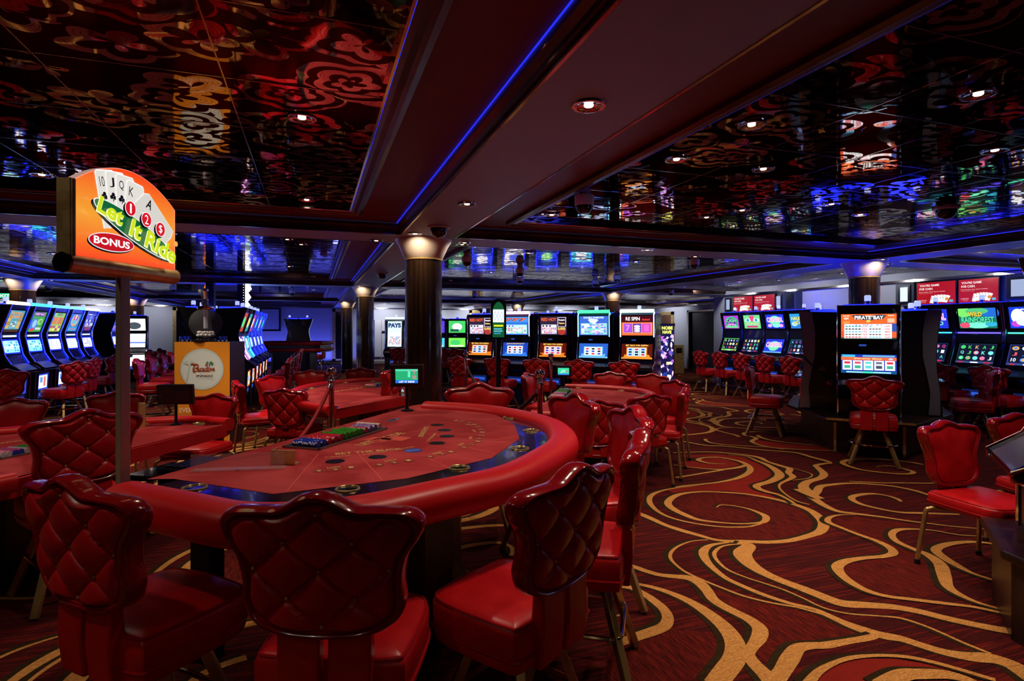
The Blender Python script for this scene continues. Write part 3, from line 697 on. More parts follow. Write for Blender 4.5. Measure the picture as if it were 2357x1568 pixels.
def make_chair(label, top=.93):
    t = thing('casino_chair', label, 'chair'); h = .43; w = .49
    s0 = .40; ol_h = .085
    a = seat_mesh(.47, .46, ol_h, crown=.02); s = a[0].build('seat', None, t, loc=(0,.03,s0)); a[1].build('seat_piping', None, s)
    rear, rim, pip, front, btn = make_back(w, h, 'chair')
    b = rear.build('backrest', None, t, loc=(0,-.185,top)); front.build('backrest_front', None, b); rim.build('backrest_rim', None, b); pip.build('backrest_piping', None, b); [q_.build('tufting_button', None, b) for q_ in btn]
    for sx in (-1, 1):
        x0, x1 = (.03, .11) if sx > 0 else (-.11, -.03); m = MB().use(RED); zt = top-h+.05
        m.add([(x0,-.22,zt),(x1,-.22,zt),(x1,-.18,zt),(x0,-.18,zt),(x0,-.205,s0+.01),(x1,-.205,s0+.01),(x1,-.155,s0+.01),(x0,-.155,s0+.01)], [(0,1,2,3),(4,7,6,5),(4,5,1,0),(5,6,2,1),(6,7,3,2),(7,4,0,3)])
        m.build('back_strap', None, t, bevel=.007, recalc=True)
    for sx in (-1, 1):
        for sy in (-1, 1):
            cx, cy_ = sx*.08, .03+sy*.08; q = [(cx,cy_,s0-.015),(sx*.19,.03+sy*.17,s0-.017),(sx*.222,.03+sy*.20,s0-.03),(sx*.238,.03+sy*.215,s0-.07),(sx*.27,.03+sy*.245,.02)]
            l = MB().use(GOLDLEG).tube(smooth_path(q, 5), .014, 10).build('leg', None, t)
            MB().use(BLACK).cyl((sx*.27,.03+sy*.245,.0),(sx*.27,.03+sy*.245,.03),.018,10).build('leg_tip', None, l)
    MB().use(BLACK).box(-.12,.12,-.09,.15,s0-.03,s0).build('seat_plate', None, t, False)
    return t
G_ST = 'red tufted bar stools'; G_CH = 'red low casino chairs'
stT = stS = chL = None
def at_px(px, py, ztop): return ((px-CX)/F*(d := F*(H-ztop)/(py-HY)), d)
def place(kind, lat, d, hx, hy, label):
    global stT, stS, chL
    x, y = LF(lat, d); rz = ang(hx, hy)
    # the given spot is under the crown of the back; the thing's origin is .2 ahead of it
    fx, fy = -math.sin(rz), math.cos(rz); x += fx*.2; y += fy*.2
    if kind == 'T':
        if stT is None: stT = make_stool(label, 1.10, 'square', h=.42, w=.58); stT.location = (x,y,0); stT.rotation_euler = (0,0,rz); return stT
        return dup(stT, (x,y,0), rz, label)
    if kind == 'S':
        if stS is None: stS = make_stool(label, 1.02, 'ring', 'slot_stool'); stS.location = (x,y,0); stS.rotation_euler = (0,0,rz); return stS
        return dup(stS, (x,y,0), rz, label)
    if chL is None: chL = make_chair(label); chL.location = (x,y,0); chL.rotation_euler = (0,0,rz); return chL
    return dup(chL, (x,y,0), rz, label)
# (kind, across, forward, heading right, heading forward, label)
SEATS = [
('T',-1.33,1.80,.42,.91,'tufted red bar stool at the big table\'s near left corner, in deep shade'),
('T',-.53,1.625,.04,1,'tufted red bar stool nearest the viewer, seen squarely from behind at the big table'),
('T',.165,1.94,-.78,.62,'tufted red bar stool at the big table\'s near right corner, whole seat showing'),
('T',.52,2.56,-.97,.24,'red bar stool seen nearly edge-on at the right end of the big table'),
('T',.66,3.32,-.98,-.16,'red bar stool with plain front behind the edge-on stool at the big table'),
('T',.41,3.98,-.88,-.45,'red bar stool with plain front at the far right corner of the big table'),
('T',-.27,4.72,.05,-1,'red bar stool beyond the big table\'s far rail, only its crown showing'),
('T',-2.42,3.22,-.80,.60,'tufted red bar stool standing behind the table corner left of the tall sign pole'),
('L',-2.86,5.45,-.15,-.99,'low red chair with smooth back and gold legs in front of the orange lotto stand'),
('L',-3.90,5.62,.4,-.92,'low red chair facing the viewer, its back crossed by the bright sign pole'),
('L',-4.45,5.10,.45,-.9,'low red chair at the left border beyond the far rail of the left card table'),
('L',-3.05,8.62,.15,-1,'low red chair facing the viewer, left end of the middle table\'s far rail'),
('L',-2.42,9.10,.0,-1,'low red chair facing the viewer in front of the two farther brown columns'),
('L',-3.22,7.62,.9,-.35,'low red chair turned right, standing just beyond the tufted chair by the chrome rope post'),
('L',-2.38,6.00,.1,1,'low red chair with tufted back left of the nearest chrome rope post'),
('L',-3.30,6.90,.82,.57,'low red chair seen sideways right of the orange lotto stand, blue-lit seat'),
('T',-1.47,6.95,-.9,.2,'red bar stool seen sideways behind the small lit monitor, left of the nearest column'),
('L',1.42,8.25,.0,-1,'low red chair facing the viewer beyond the far rail of the purple-lit table'),
('L',1.93,7.9,-.5,-.85,'low red chair with smooth back at the far right of the purple-lit card table'),
('L',1.97,6.95,-.9,-.4,'low red chair tilted edge-on, farther of two close together right of the purple-lit table'),
('L',1.80,6.05,-.9,.35,'low red chair with tufted back and gold legs, rightmost at the purple-lit card table'),
('L',1.32,5.50,-.35,.93,'low red chair with deeply tufted back seen from behind at the purple-lit table\'s right side'),
('L',.75,5.05,.0,1,'low red chair with tufted back between the purple-lit table and the big table, partly hidden'),
('L',.24,8.05,.9,-.3,'low red chair seen from its smooth side, left end of the purple-lit table'),
('L',2.94,3.82,.26,-.96,'low red chair with glossy back and pink-lit seat, alone on carpet at right'),
('L',3.72,4.15,.05,-1,'low red chair cut by the right border, behind the black machine deck'),
]
for i, a in enumerate([(1613,801),(1658,804.6),(1707,807),(1761,811),(1820,814)]):
    yy = 9.0/math.tan(math.atan((a[0]-CX)/F)+TH); lat = 9.0*CT-yy*ST; d = 9.0*ST+yy*CT
    SEATS.append(('S',lat,d,.944,.329,'red tufted slot stool '+['farthest along the right wall, in front of the dark doorway','before the first wall slot machine with the green and purple screen','before the leopard-face slot machine at the right wall','before the carnival-coloured slot machine left of the black cabinet side','before the haunted-house slot machine, half hidden by the cabinet edge'][i]))
lat, d = at_px(1730, 842, 1.02)
SEATS += [('S',3.57,8.51,.87,-.5,'red slot stool seen sideways, alone left of the black plinth machines'),
('S',4.06,6.39,.495,.87,'red tufted slot stool squarely in front of the slot machine with the red pay table'),
('S',6.60,7.86,-.87,.5,'red slot stool turned left to the plinth\'s right side, blue-lit seat edge'),
('S',(2163-CX)/F*9.1,9.1,.944,.33,'red tufted slot stool left of the rainforest slot machine, partly behind the blue cabinet edge'),
('S',(2277-CX)/F*8.4,8.4,.944,.33,'red tufted slot stool in front of the rainforest slot machine near the right border')]
for px, d, w in ((1058,11.1,'first'),(1145,10.85,'second'),(1236,10.4,'third'),(1334,10.05,'fourth'),(1437,9.66,'fifth')):
    SEATS.append(('S',(px-CX)/F*d,d,.466,.885,'red tufted slot stool before the %s from left of the five facing slot machines' % w))
for px, d, w in ((171,9.45,'first along the left curved machines, wide pale-lit seat'),(212,10.5,'second along the left curved machines'),(258,11.8,'third along the left curved machines, beside the sign pole')):
    SEATS.append(('S',(px-CX)/F*d,d,-.94,.1 if px < 200 else -.2,'purple-lit red slot stool, '+w))
SEATS.append(('S',(8-CX)/F*7.5,7.5,-.9,.4,'red tufted slot stool cut by the left border of the view'))
for i, (px, d) in enumerate([(322,10.2),(350,11.4),(377,12.4),(397,13.1)]):
    SEATS.append(('S',(px-CX)/F*d,d,.944,.33,['nearest','second','third','farthest'][i]+' of four blue-lit slot stools between sign pole and orange lotto stand'))
for i, (px, d) in enumerate([(660,10.4),(668,11.5),(675,12.6),(681,13.7),(689,15.2)]):
    SEATS.append(('S',(px-CX)/F*d,d,-.944,-.33,['nearest','second','third','fourth','farthest'][i]+' slot stool in the line along the blue neon slot machines'))
SEATS += [('S',(745-CX)/F*21.8,21.8,-.95,.1,'distant slot stool by the blue-lit back wall beside the gold door frame'),
('S',(1018-CX)/F*16.5,16.5,.3,1,'bright red distant slot stool just right of the nearest column'),
('S',(916-CX)/F*16.6,16.6,.1,1,'distant slot stool before the arched slot machine left of the nearest column'),
('S',(1050-CX)/F*15.8,15.8,.35,.93,'dim distant slot stool at the green-screened machine right of the nearest column'),
('S',(350-CX)/F*14.6,14.6,.6,.8,'distant red slot stool left of the orange stand, beyond the blue-lit four'),
('S',(372-CX)/F*15.6,15.6,.6,.8,'farther red slot stool left of the orange stand, beyond the blue-lit four')]
for s in SEATS: place(*s)
# ------------------------------------------------------------------ card tables
def offset_path(pts, o):             # shift an open 2-D path sideways (left of travel is +)
    out = []
    for i, (x, y) in enumerate(pts):
        a = pts[max(0,i-1)]; b = pts[min(len(pts)-1,i+1)]; tx, ty = b[0]-a[0], b[1]-a[1]; l = math.hypot(tx,ty) or 1
        out.append((x-ty/l*o, y+tx/l*o))
    return out
def flat(mb, m, pts, z, h=0): mb.use(m).add([(x,y,z) for x,y in pts], [list(range(len(pts)))]); return mb
def ftext(mb, m, s, c, u, w, h, z, bold=.02):   # lettering lying flat: centre, reading direction, size
    v, f, w0, h0 = text_geo(s, bold); l = math.hypot(*u); ux, uy = u[0]/l, u[1]/l
    mb.use(m).add([(c[0]+a*w/w0*ux-b*h/h0*uy, c[1]+a*w/w0*uy+b*h/h0*ux, z) for a, b in v], f)
INK = mat('pale_gold_felt_print', (.62,.36,.12), .8); DKR = mat('dark_red_felt_print', (.20,.012,.012), .85); LNR = mat('bright_red_felt_line', (.62,.07,.05), .8)
BORD = two_tone(mat('burgundy_black_track', (.012,.006,.012), .14, coat=.5), (.008,.004,.008), (.03,.012,.02), ns=6)
def ring_xy(c, r, n=24): return [(c[0]+r*math.cos(2*PI*i/n), c[1]+r*math.sin(2*PI*i/n)) for i in range(n)]
def table(name, label, inner, zr, rw=.15, rh=.095, cups=(), apron_in=.10, dealer_rail=True, base=True, felt=None):
    """inner = rail's inner edge, open path from one end of the dealer side round the players to the other"""
    if len(inner) < 30: inner = [(p.x, p.y) for p in smooth_path([(x, y, 0) for x, y in inner], 5)]
    A, B = inner[0], inner[-1]; cx = sum(p[0] for p in inner)/len(inner); cy_ = sum(p[1] for p in inner)/len(inner)
    t = thing(name, label, 'table', (cx, cy_, 0)); t['o'] = 0; del t['o']
    I = [(x-cx, y-cy_) for x, y in inner]; zf = zr-.045
    area = sum(I[i][0]*I[(i+1)%len(I)][1]-I[(i+1)%len(I)][0]*I[i][1] for i in range(len(I)))
    sg = -1 if area > 0 else 1        # outward side
    mid = offset_path(I, sg*rw/2)
    sec = [(rw/2*math.cos(a)*1.0, rh/2*math.sin(a)*(1 if math.sin(a) > 0 else 1.35)) for a in [2*PI*k/20 for k in range(20)]]
    sec = [(math.copysign(abs(x/(rw/2))**.75*rw/2, x), y) for x, y in sec]
    MB().use(RAIL).tube([(x, y, zr-rh/2+.0) for x, y in mid], 0, sec=sec).build('padded_rail', None, t)
    zone = [(sum(p[0] for p in I)/len(I)+(x-sum(p[0] for p in I)/len(I))*.90, sum(p[1] for p in I)/len(I)+(y-sum(p[1] for p in I)/len(I))*.90) for x, y in I] if felt is None else [(x-cx, y-cy_) for x, y in felt]
    body = MB(); flat(body, FELT, ([I[0]]+zone+[I[-1]]) if felt is None else zone, zf+.001); body.build('felt', None, t, False)
    st = MB(); flat(st, BORD, I, zf); st.build('track', None, t, False)
    ap = MB().use(RAIL); O = offset_path(I, sg*.03); ap.prism(O, zf-.10, zf-.004); ap.build('table_edge', None, t, False)
    # dark pedestal under the top
    P_ = offset_path(I, -sg*.30); kx = sum(p[0] for p in P_)/len(P_); ky = sum(p[1] for p in P_)/len(P_)
    MB().use(DWOOD).prism([(kx+(x-kx)*.55, ky+(y-ky)*.55) for x, y in P_[::4]], .10, zf-.10).build('pedestal', None, t, False)
    MB().use(BLACK).prism([(kx+(x-kx)*.72, ky+(y-ky)*.72) for x, y in P_[::4]], 0, .10).build('base', None, t, False)
    CU = mat('brass_cup', (.80,.60,.24), .22, .8)
    for x, y in cups:
        c = MB().use(CU).lathe([(.038,zf+.0015),(.039,zf+.005),(.041,zf+.007),(.045,zf+.006),(.047,zf+.0015)], 28, (x-cx, y-cy_)).build('cup_holder', None, t); MB().use(GBLACK).lathe([(.0385,zf+.001),(.0385,zf+.0022),(.001,zf+.0023)], 24, (x-cx, y-cy_)).build('cup_shade_disc', None, c)  # flat black disc paints the shaded depth of the cup
    return t, cx, cy_, zf
def chip_tray(t, cx, cy_, zf, c, u, w, d):
    """open metal tray let into the felt; u = long direction"""
    l = math.hypot(*u); ux, uy = u[0]/l, u[1]/l; vx, vy = -uy, ux
    W = lambda a, b: (c[0]-cx+ux*a+vx*b, c[1]-cy_+uy*a+vy*b)
    m = MB().use(mat('tray_metal', (.30,.34,.30), .3, .9)); z = zf+.003
    def slab(a0,a1,b0,b1,z0,z1): p = [W(a0,b0),W(a1,b0),W(a1,b1),W(a0,b1)]; m.prism(p, z0, z1)
    slab(-w/2,w/2,-d/2,d/2,zf-.004,z)
    for a0,a1,b0,b1 in ((-w/2,w/2,-d/2,-d/2+.014),(-w/2,w/2,d/2-.014,d/2),(-w/2,-w/2+.014,-d/2,d/2),(w/2-.014,w/2,-d/2,d/2)): slab(a0,a1,b0,b1,z,zf+.012)
    o = m.build('chip_tray', None, t, False); return W
def chip_mesh(h1, h2):
    m = MB(); n = 16; a = mat('chip_'+h1, lin(h1), .35); b = mat('chip_'+h2, lin(h2), .35); th = .0062; r = .0195
    m.use(a); m.add([(-th/2, r*math.cos(2*PI*k/n), r*math.sin(2*PI*k/n)) for k in range(n)], [list(range(n))[::-1]]); m.add([(th/2, r*math.cos(2*PI*k/n), r*math.sin(2*PI*k/n)) for k in range(n)], [list(range(n))])
    for k in range(n):
        m.use(b if k % 4 == 0 else a); p = [(r*math.cos(2*PI*q/n), r*math.sin(2*PI*q/n)) for q in (k, k+1)]
        m.add([(-th/2,*p[0]),(-th/2,*p[1]),(th/2,*p[1]),(th/2,*p[0])], [(0,1,2,3)])
    return m
chip0 = {}
def chips(cx, cy_, zf, W, u, cols, nrow, per, w, tname, single=True):
    """rows of chips standing on edge across the tray; each chip its own object on the near table"""
    a0 = math.atan2(u[1], u[0]); k = 0
    for r in range(nrow):
        h1, h2, nm = cols[r*len(cols)//nrow]; cnt = per-random.randint(0, 5)
        off = -w/2+.035+r*(w-.07)/(nrow-1)
        if not single: continue
        for j in range(cnt):
            b = -per*.0066/2+j*.0066; p = W(off, b); loc = (cx+p[0], cy_+p[1], zf+.003+.0195)
            lb = '%s poker chip in the sunken tray of the big card table' % nm
            key = (h1, h2)
            if key not in chip0:
                o = chip_mesh(h1, h2).build('poker_chip', smooth=False); chip0[key] = o
            else: o = chip0[key].copy(); C.objects.link(o)
            o.location = loc; o.rotation_euler = (random.random()*.6, 0, a0+PI/2); tag(o, lb, 'poker chip', '%s chips in the big table\'s tray' % nm)
def chip_mass(cx, cy_, zf, W, cols, nrow, per, w, label):
    m = MB(); n = 8
    for r in range(nrow):
        h1, h2, nm = cols[r*len(cols)//nrow]; off = -w/2+.04+r*(w-.08)/(nrow-1)
        for j in range(per):
            b = -per*.0066/2+j*.0066; p = W(off, b); q = W(off, b+.0055)
            m.use(mat('chip_'+(h1 if j % 3 else h2), lin(h1 if j % 3 else h2), .35)).cyl((cx+p[0],cy_+p[1],zf+.022),(cx+q[0],cy_+q[1],zf+.022),.0185,n)
    o = m.build('poker_chips', smooth=False); tag(o, label, 'poker chips'); o['kind'] = 'stuff'
CHC = [('1030A0','D8D8E8','blue'),('C01828','E8E8F0','red and white'),('C01828','3048C0','red and blue'),('2A8A18','101010','green'),('2A8A18','101010','green'),('B02838','D0D0E0','red and white'),('7858A0','E0D8D0','lilac'),('C8C0B8','C02030','white and red')]

# --- the big card table in the foreground
ZT = .985
pxs = [(338,1104),(470,1128),(612,1150),(790,1139),(968,1106),(1128,1072),(1212,1035),(1258,1005),(1250,978),(1212,960),(1133,943),(1060,935),(968,930)]
inner = [tuple(P(x, y, ZT-.01)[:2]) for x, y in pxs]
cupx = [(448,1124),(800,1127),(1057,1078),(1197,1033),(1222,992),(1172,962)]
cups = [tuple(P(x, y, ZT-.045)[:2]) for x, y in cupx]
T1, c1x, c1y, zf = table('card_table', 'big red card table in the foreground with padded rail and gold lettering', inner, ZT, rw=.17, rh=.12, cups=cups, felt=[tuple(P(x, y, ZT-.045)[:2]) for x, y in ((400,1103),(628,1138),(937,1102),(1132,1055),(1196,1010),(1183,977),(1137,953),(1057,941),(968,931),(950,934),(338,1104))])
W1 = lambda x, y: (lambda p: (p.x-c1x, p.y-c1y))(P(x, y, zf))
m = MB(); ze = zf+.002
def tx(s, a, b, h, ink=INK, k=1.0):
    p, q = W1(*a), W1(*b); w = math.dist(p, q); ftext(m, ink, s, ((p[0]+q[0])/2, (p[1]+q[1])/2), (q[0]-p[0], q[1]-p[1]), w*k, h, ze)
tx('LET IT RIDE', (825,1026), (925,997), .055); tx('BET THE BUCK', (772,1046), (925,1034), .045)
tx('$1 BONUS BET', (748,1054), (808,1050), .016); tx('$1 BONUS BET', (835,1048), (890,1040), .016); tx('$1 BONUS BET', (905,1037), (955,1029), .016)
tx('BONUS PAYS', (968,1006), (982,983), .03); tx('TO $25,000', (985,1016), (1003,998), .018)
for a, b in (((880,1018),(905,1011)),((925,1016),(948,1008))):    # card boxes
    p, q = W1(*a), W1(*b); dx, dy = q[0]-p[0], q[1]-p[1]; flat(m, LNR, [p, q, (q[0]-dy*1.4, q[1]+dx*1.4), (p[0]-dy*1.4, p[1]+dx*1.4)], ze)
spots = [(771,1063),(869,1053),(951,1038),(1006,1021),(1029,1005),(1023,991),(1006,979)]
HOLE = mat('black_bet_spot', (.006,.003,.006), .3)
for i, (x, y) in enumerate(spots):
    if i == 2: continue
    flat(m, HOLE, ring_xy(W1(x, y), .043), ze+.0004)
LBL = mat('blue_bet_disc', (.02,.05,.42), .35)
p = W1(951,1038); flat(m, LBL, ring_xy(p, .045), ze+.0004)
q = W1(972,1035); ftext(m, WHITE, 'LET IT RIDE', p, (q[0]-p[0], q[1]-p[1]), .07, .014, ze+.0008)
sets = [[(734,1085),(772,1082),(808,1077)],[(873,1071),(907,1066),(940,1061)],[(990,1052),(1016,1046),(1038,1041)],[(1068,1031),(1085,1024),(1100,1017)],[(1102,1011),(1108,1003),(1110,996)],[(1107,989),(1100,983),(1092,978)],[(1080,974),(1063,971),(1050,969)]]
for s3 in sets:
    a, c = W1(*s3[0]), W1(*s3[2]); u = (c[0]-a[0], c[1]-a[1])
    for ch, xy in zip('$21', s3):
        p = W1(*xy); flat(m, DKR, ring_xy(p, .028), ze); flat(m, LNR, ring_xy(p, .0255), ze+.0003); flat(m, DKR, ring_xy(p, .0235), ze+.0005)
        ftext(m, INK, ch, p, u, .02, .028, ze+.0008)
for xy, s3 in zip([(768,1076),(898,1060),(1005,1043),(1060,1023),(1082,1008),(1090,992),(1078,978)], sets):
    a, c = W1(*s3[0]), W1(*s3[2]); ftext(m, INK, '3 CARD', W1(*xy), (c[0]-a[0], c[1]-a[1]), .06, .012, ze+.0006)
    p = W1(*xy); ftext(m, INK, 'BONUS', (p[0], p[1]-.02), (c[0]-a[0], c[1]-a[1]), .055, .012, ze+.0006)
for a, b in (((732,1048),(660,1132)),((825,1046),(880,1106)),((985,1055),(1035,1080)),((1040,1022),(1140,1045)),((1040,1010),(1200,1015))):
    p, q = W1(*a), W1(*b); n = Vector((q[0]-p[0], q[1]-p[1])).normalized(); k = .0025
    flat(m, LNR, [(p[0]-n.y*k,p[1]+n.x*k),(p[0]+n.y*k,p[1]-n.x*k),(q[0]+n.y*k,q[1]-n.x*k),(q[0]-n.y*k,q[1]+n.x*k)], ze)
o = m.build('felt_lettering', None, T1, False)
# chip tray
ta, tb, tc_ = P(640,1034,zf), P(815,985,zf), P(920,986,zf); ua = (tb.x-ta.x, tb.y-ta.y); tw = math.hypot(*ua)
dd = P(822,1040,zf) if 0 else P(760,1040,zf); va = math.dist((tb.x,tb.y),(tc_.x,tc_.y))*.95
tw = math.dist((ta.x,ta.y),(tb.x,tb.y)); ux_, uy_ = ua[0]/tw, ua[1]/tw; vx_, vy_ = uy_, -ux_
cc = (ta.x+ua[0]/2+vx_*.115+ux_*.02, ta.y+ua[1]/2+vy_*.115+uy_*.02)
Wt = chip_tray(T1, c1x, c1y, zf, cc, ua, tw*.98, .225)
chips(c1x, c1y, zf, Wt, ua, CHC, 13, 24, tw*.98, 'big', True)
# small pieces on the table
def on(px, py, z): p = P(px, py, z); return (p.x, p.y, z)
def block(name, label, cat, px, py, z, parts, rz): 
    t = thing(name, label, cat, on(px, py, z), rz)
    for nm, mm, bx in parts: MB().use(mm).box(*bx).build(nm, None, t, False, .003)
    return t
rz1 = math.atan2(ua[1], ua[0])
t = thing('discard_holder', 'brass card holder on the big table beside the clear guard', 'card holder', on(652,1070,zf), ang(.1,1))
MB().use(BRASS).box(-.055,.055,-.004,.004,0,.066).build('plate', None, t, False, .002); MB().use(BRASS).box(-.058,-.052,-.004,.05,0,.066).box(-.055,.055,-.004,.05,0,.004).build('side_plate', None, t, False, .002)
t = thing('acrylic_guard', 'clear acrylic guard lying along the dealer side of the big card table', 'guard', on(548,1084,zf), rz1-1.10)
MB().use(ACRY).box(-.19,.19,-.004,0,0,.075).build('upright_panel', None, t, False); MB().use(ACRY).box(-.19,.19,0,.05,0,.005).build('foot_panel', None, t, False)
MB().use(CHROME).sphere((0,-.007,.006),.004,10,6).build('screw', None, t)
t = thing('card_clip', 'small chrome card plate on the felt beyond the chip tray', 'card plate', on(905,968,zf), rz1)
MB().use(CHROME).box(-.07,.07,-.02,.02,0,.004).build('plate', None, t, False, .001); MB().use(BLACK).box(-.03,.03,-.008,.008,.004,.006).build('slot', None, t, False)
# card shuffler on a bracket at the dealer side
t = thing('card_shuffler', 'black card shuffler machine hung on the dealer side of the big table', 'shuffler', (*P(478,1075,.90)[:2], 0), rz1-PI/2+.1)
MB().use(GBLACK).box(-.16,.16,-.13,.13,.70,.915).build('housing', None, t, False, .012)
v = MB().use(BLACK)
for i in range(8): v.box(-.13+i*.034,-.11+i*.034,-.11,.11,.915,.922)
v.build('vent_grille', None, t, False); MB().use(CHROME).box(-.10,.10,-.135,-.13,.78,.80).build('card_exit', None, t, False)
MB().use(BLACK).box(-.05,.05,-.05,.05,0,.70).build('support_post', None, t, False)
MB().use(GBLACK).box(-.30,-.16,-.16,.10,.86,.885).build('side_shelf', None, t, False, .004)
# game monitor on its stand
def monitor(label, px, py, z, w, h, hz, face, pic=None, tilt=.12):
    t = thing('game_monitor', label, 'monitor', on(px, py, z), face+0)
    MB().use(BLACK).lathe([(.05,0),(.048,.008),(.016,.016),(.012,.03)], 20).cyl((0,0,.02),(0,0,hz),.012,10).build('stand', None, t)
    s = MB().use(BLACK).box(-w/2,w/2,-.02,.02,-h/2,h/2).build('casing', None, t, False, .006); s.location = (0,.0,hz+h/2-.02); s.rotation_euler = (-tilt,0,0)
    M = Matrix.Translation(s.location) @ Matrix.Rotation(-tilt,4,'X')
    if pic: pic.build('screen', t, M @ frame_m((0,.0215,0),(-1,0,0),(0,0,1)))
    else:
        g = MB().use(mat('dark_glass_screen', (.012,.02,.014), .12)); g.box(-w/2+.02,w/2-.02,.02,.0215,-h/2+.018,h/2-.018); o = g.build('screen', None, t, False); o.location = s.location; o.rotation_euler = s.rotation_euler
    return t
pc = Pic(.165,.105,'1C9A66',1.3); pc.rect(0,0,1,.22,'1C62C8').rect(0,.86,1,1,'4FC09C').rect(.55,.42,.66,.85,'5FD0A8').text('LET IT RIDE',.5,.10,.68,.12,'FFFFFF').text('MIN',.84,.86,.16,.08,'E05090').text('5',.84,.72,.06,.14,'E05090').text('MAX',.84,.50,.18,.10,'E05090').text('100',.84,.36,.18,.10,'E05090')
monitor('small lit green monitor on a black stand at the big table\'s far end', 937, 946, zf, .24, .165, .20, ang(.05,-1), pc)

# --- the other tables (rails traced at their own height)
ZL = .80
def ltab(name, label, pxs, cupn, tray, txt=None, zr=ZL, rw=.12):
    inner = [tuple(P(x, y, zr-.01)[:2]) for x, y in pxs]
    sm = [(p.x, p.y) for p in smooth_path([(x, y, 0) for x, y in inner], 5)]
    area = sum(sm[i][0]*sm[(i+1)%len(sm)][1]-sm[(i+1)%len(sm)][0]*sm[i][1] for i in range(len(sm))); sg = -1 if area > 0 else 1
    off = offset_path(sm, -sg*.045); cups = [off[int((k+.5)*len(off)/cupn)] for k in range(cupn)]
    t, cx, cy_, zf_ = table(name, label, inner, zr, rw=rw, rh=.09, cups=cups)
    if tray:
        a, b = P(*tray[0], zf_), P(*tray[1], zf_); u = (b.x-a.x, b.y-a.y); w = math.hypot(*u); s = tray[2]
        c = ((a.x+b.x)/2-u[1]/w*.11*s, (a.y+b.y)/2+u[0]/w*.11*s); W = chip_tray(t, cx, cy_, zf_, c, u, w, .21)
        chip_mass(cx, cy_, zf_, W, [CHC[i] for i in (1,2,6,3,3,0)], 10, 22, w, tray[3])
    if txt:
        m = MB()
        for s, p, q, h in txt:
            p, q = P(*p, zf_), P(*q, zf_); ftext(m, INK, s, ((p.x+q.x)/2-cx, (p.y+q.y)/2-cy_), (q.x-p.x, q.y-p.y), math.dist(p, q), h, zf_+.002)
        m.build('felt_lettering', None, t, False)
    return t, cx, cy_, zf_
T0 = ltab('card_table', 'red card table at the left with chip tray, behind the sign pole', [(515,968),(430,962),(330,966),(200,975),(60,985),(-120,1000),(-330,1030),(-420,1062),(-330,1100),(-130,1110),(20,1088)][::1], 7, None, [('BLACKJACK PAYS', (0,1022), (110,1006), .05)], ZL, .11)
z0 = T0[3]; a, b = P(-30,1058,z0), P(120,1028,z0); u0 = (b.x-a.x, b.y-a.y); w0 = math.hypot(*u0)
Wt0 = chip_tray(T0[0], T0[1], T0[2], z0, ((a.x+b.x)/2, (a.y+b.y)/2), u0, w0, .21); chip_mass(T0[1], T0[2], z0, Wt0, [CHC[i] for i in (1,2,6,3,3,0)], 10, 22, w0, 'rows of poker chips in the left table\'s tray at the left border')
T3 = ltab('card_table', 'red card table in the middle distance, left of the nearest column', [(932,906),(925,884),(900,874),(850,872),(790,876),(720,886),(685,900),(700,920),(775,934)][::1], 7, ((862,893),(898,888),1,'rows of lilac and green poker chips in the middle table\'s tray'), [('BLACKJACK', (770,902), (850,890), .07)])
T2 = ltab('card_table', 'purple-lit red card table right of the nearest column, before the five facing slot machines', [(1225,944),(1330,945),(1430,934),(1488,915),(1475,899),(1400,890),(1300,886)], 6, ((1258,918),(1282,900),-1,'rows of poker chips in the tray of the purple-lit card table'))
# a dark table corner piece for T0: brass block and blank monitor
t = thing('discard_holder', 'brass card holder box on the left card table beside the sign pole', 'card holder', on(330,984,z0), ang(.5,1))
MB().use(BRASS).box(-.07,.03,-.004,.004,0,.20).build('plate', None, t, False, .002); MB().use(BRASS).box(.022,.03,-.05,.004,0,.20).box(-.07,.03,-.05,.004,0,.004).build('side_plate', None, t, False, .002)
monitor('small dark blank monitor on a black stand on the left card table', 405, 978, z0, .29, .165, .19, ang(.05,-1))
pc = Pic(.15,.095,'38C090',1.3); pc.rect(0,0,1,.2,'2E70D0').ell(.5,.55,.2,.22,'7CE0B0').ell(.82,.5,.08,.1,'D04870').ell(.3,.35,.05,.08,'E0FFE8')
monitor('small monitor with a green picture on the purple-lit card table', 1297, 893, T2[3], .21, .15, .17, ang(-.1,-1), pc)

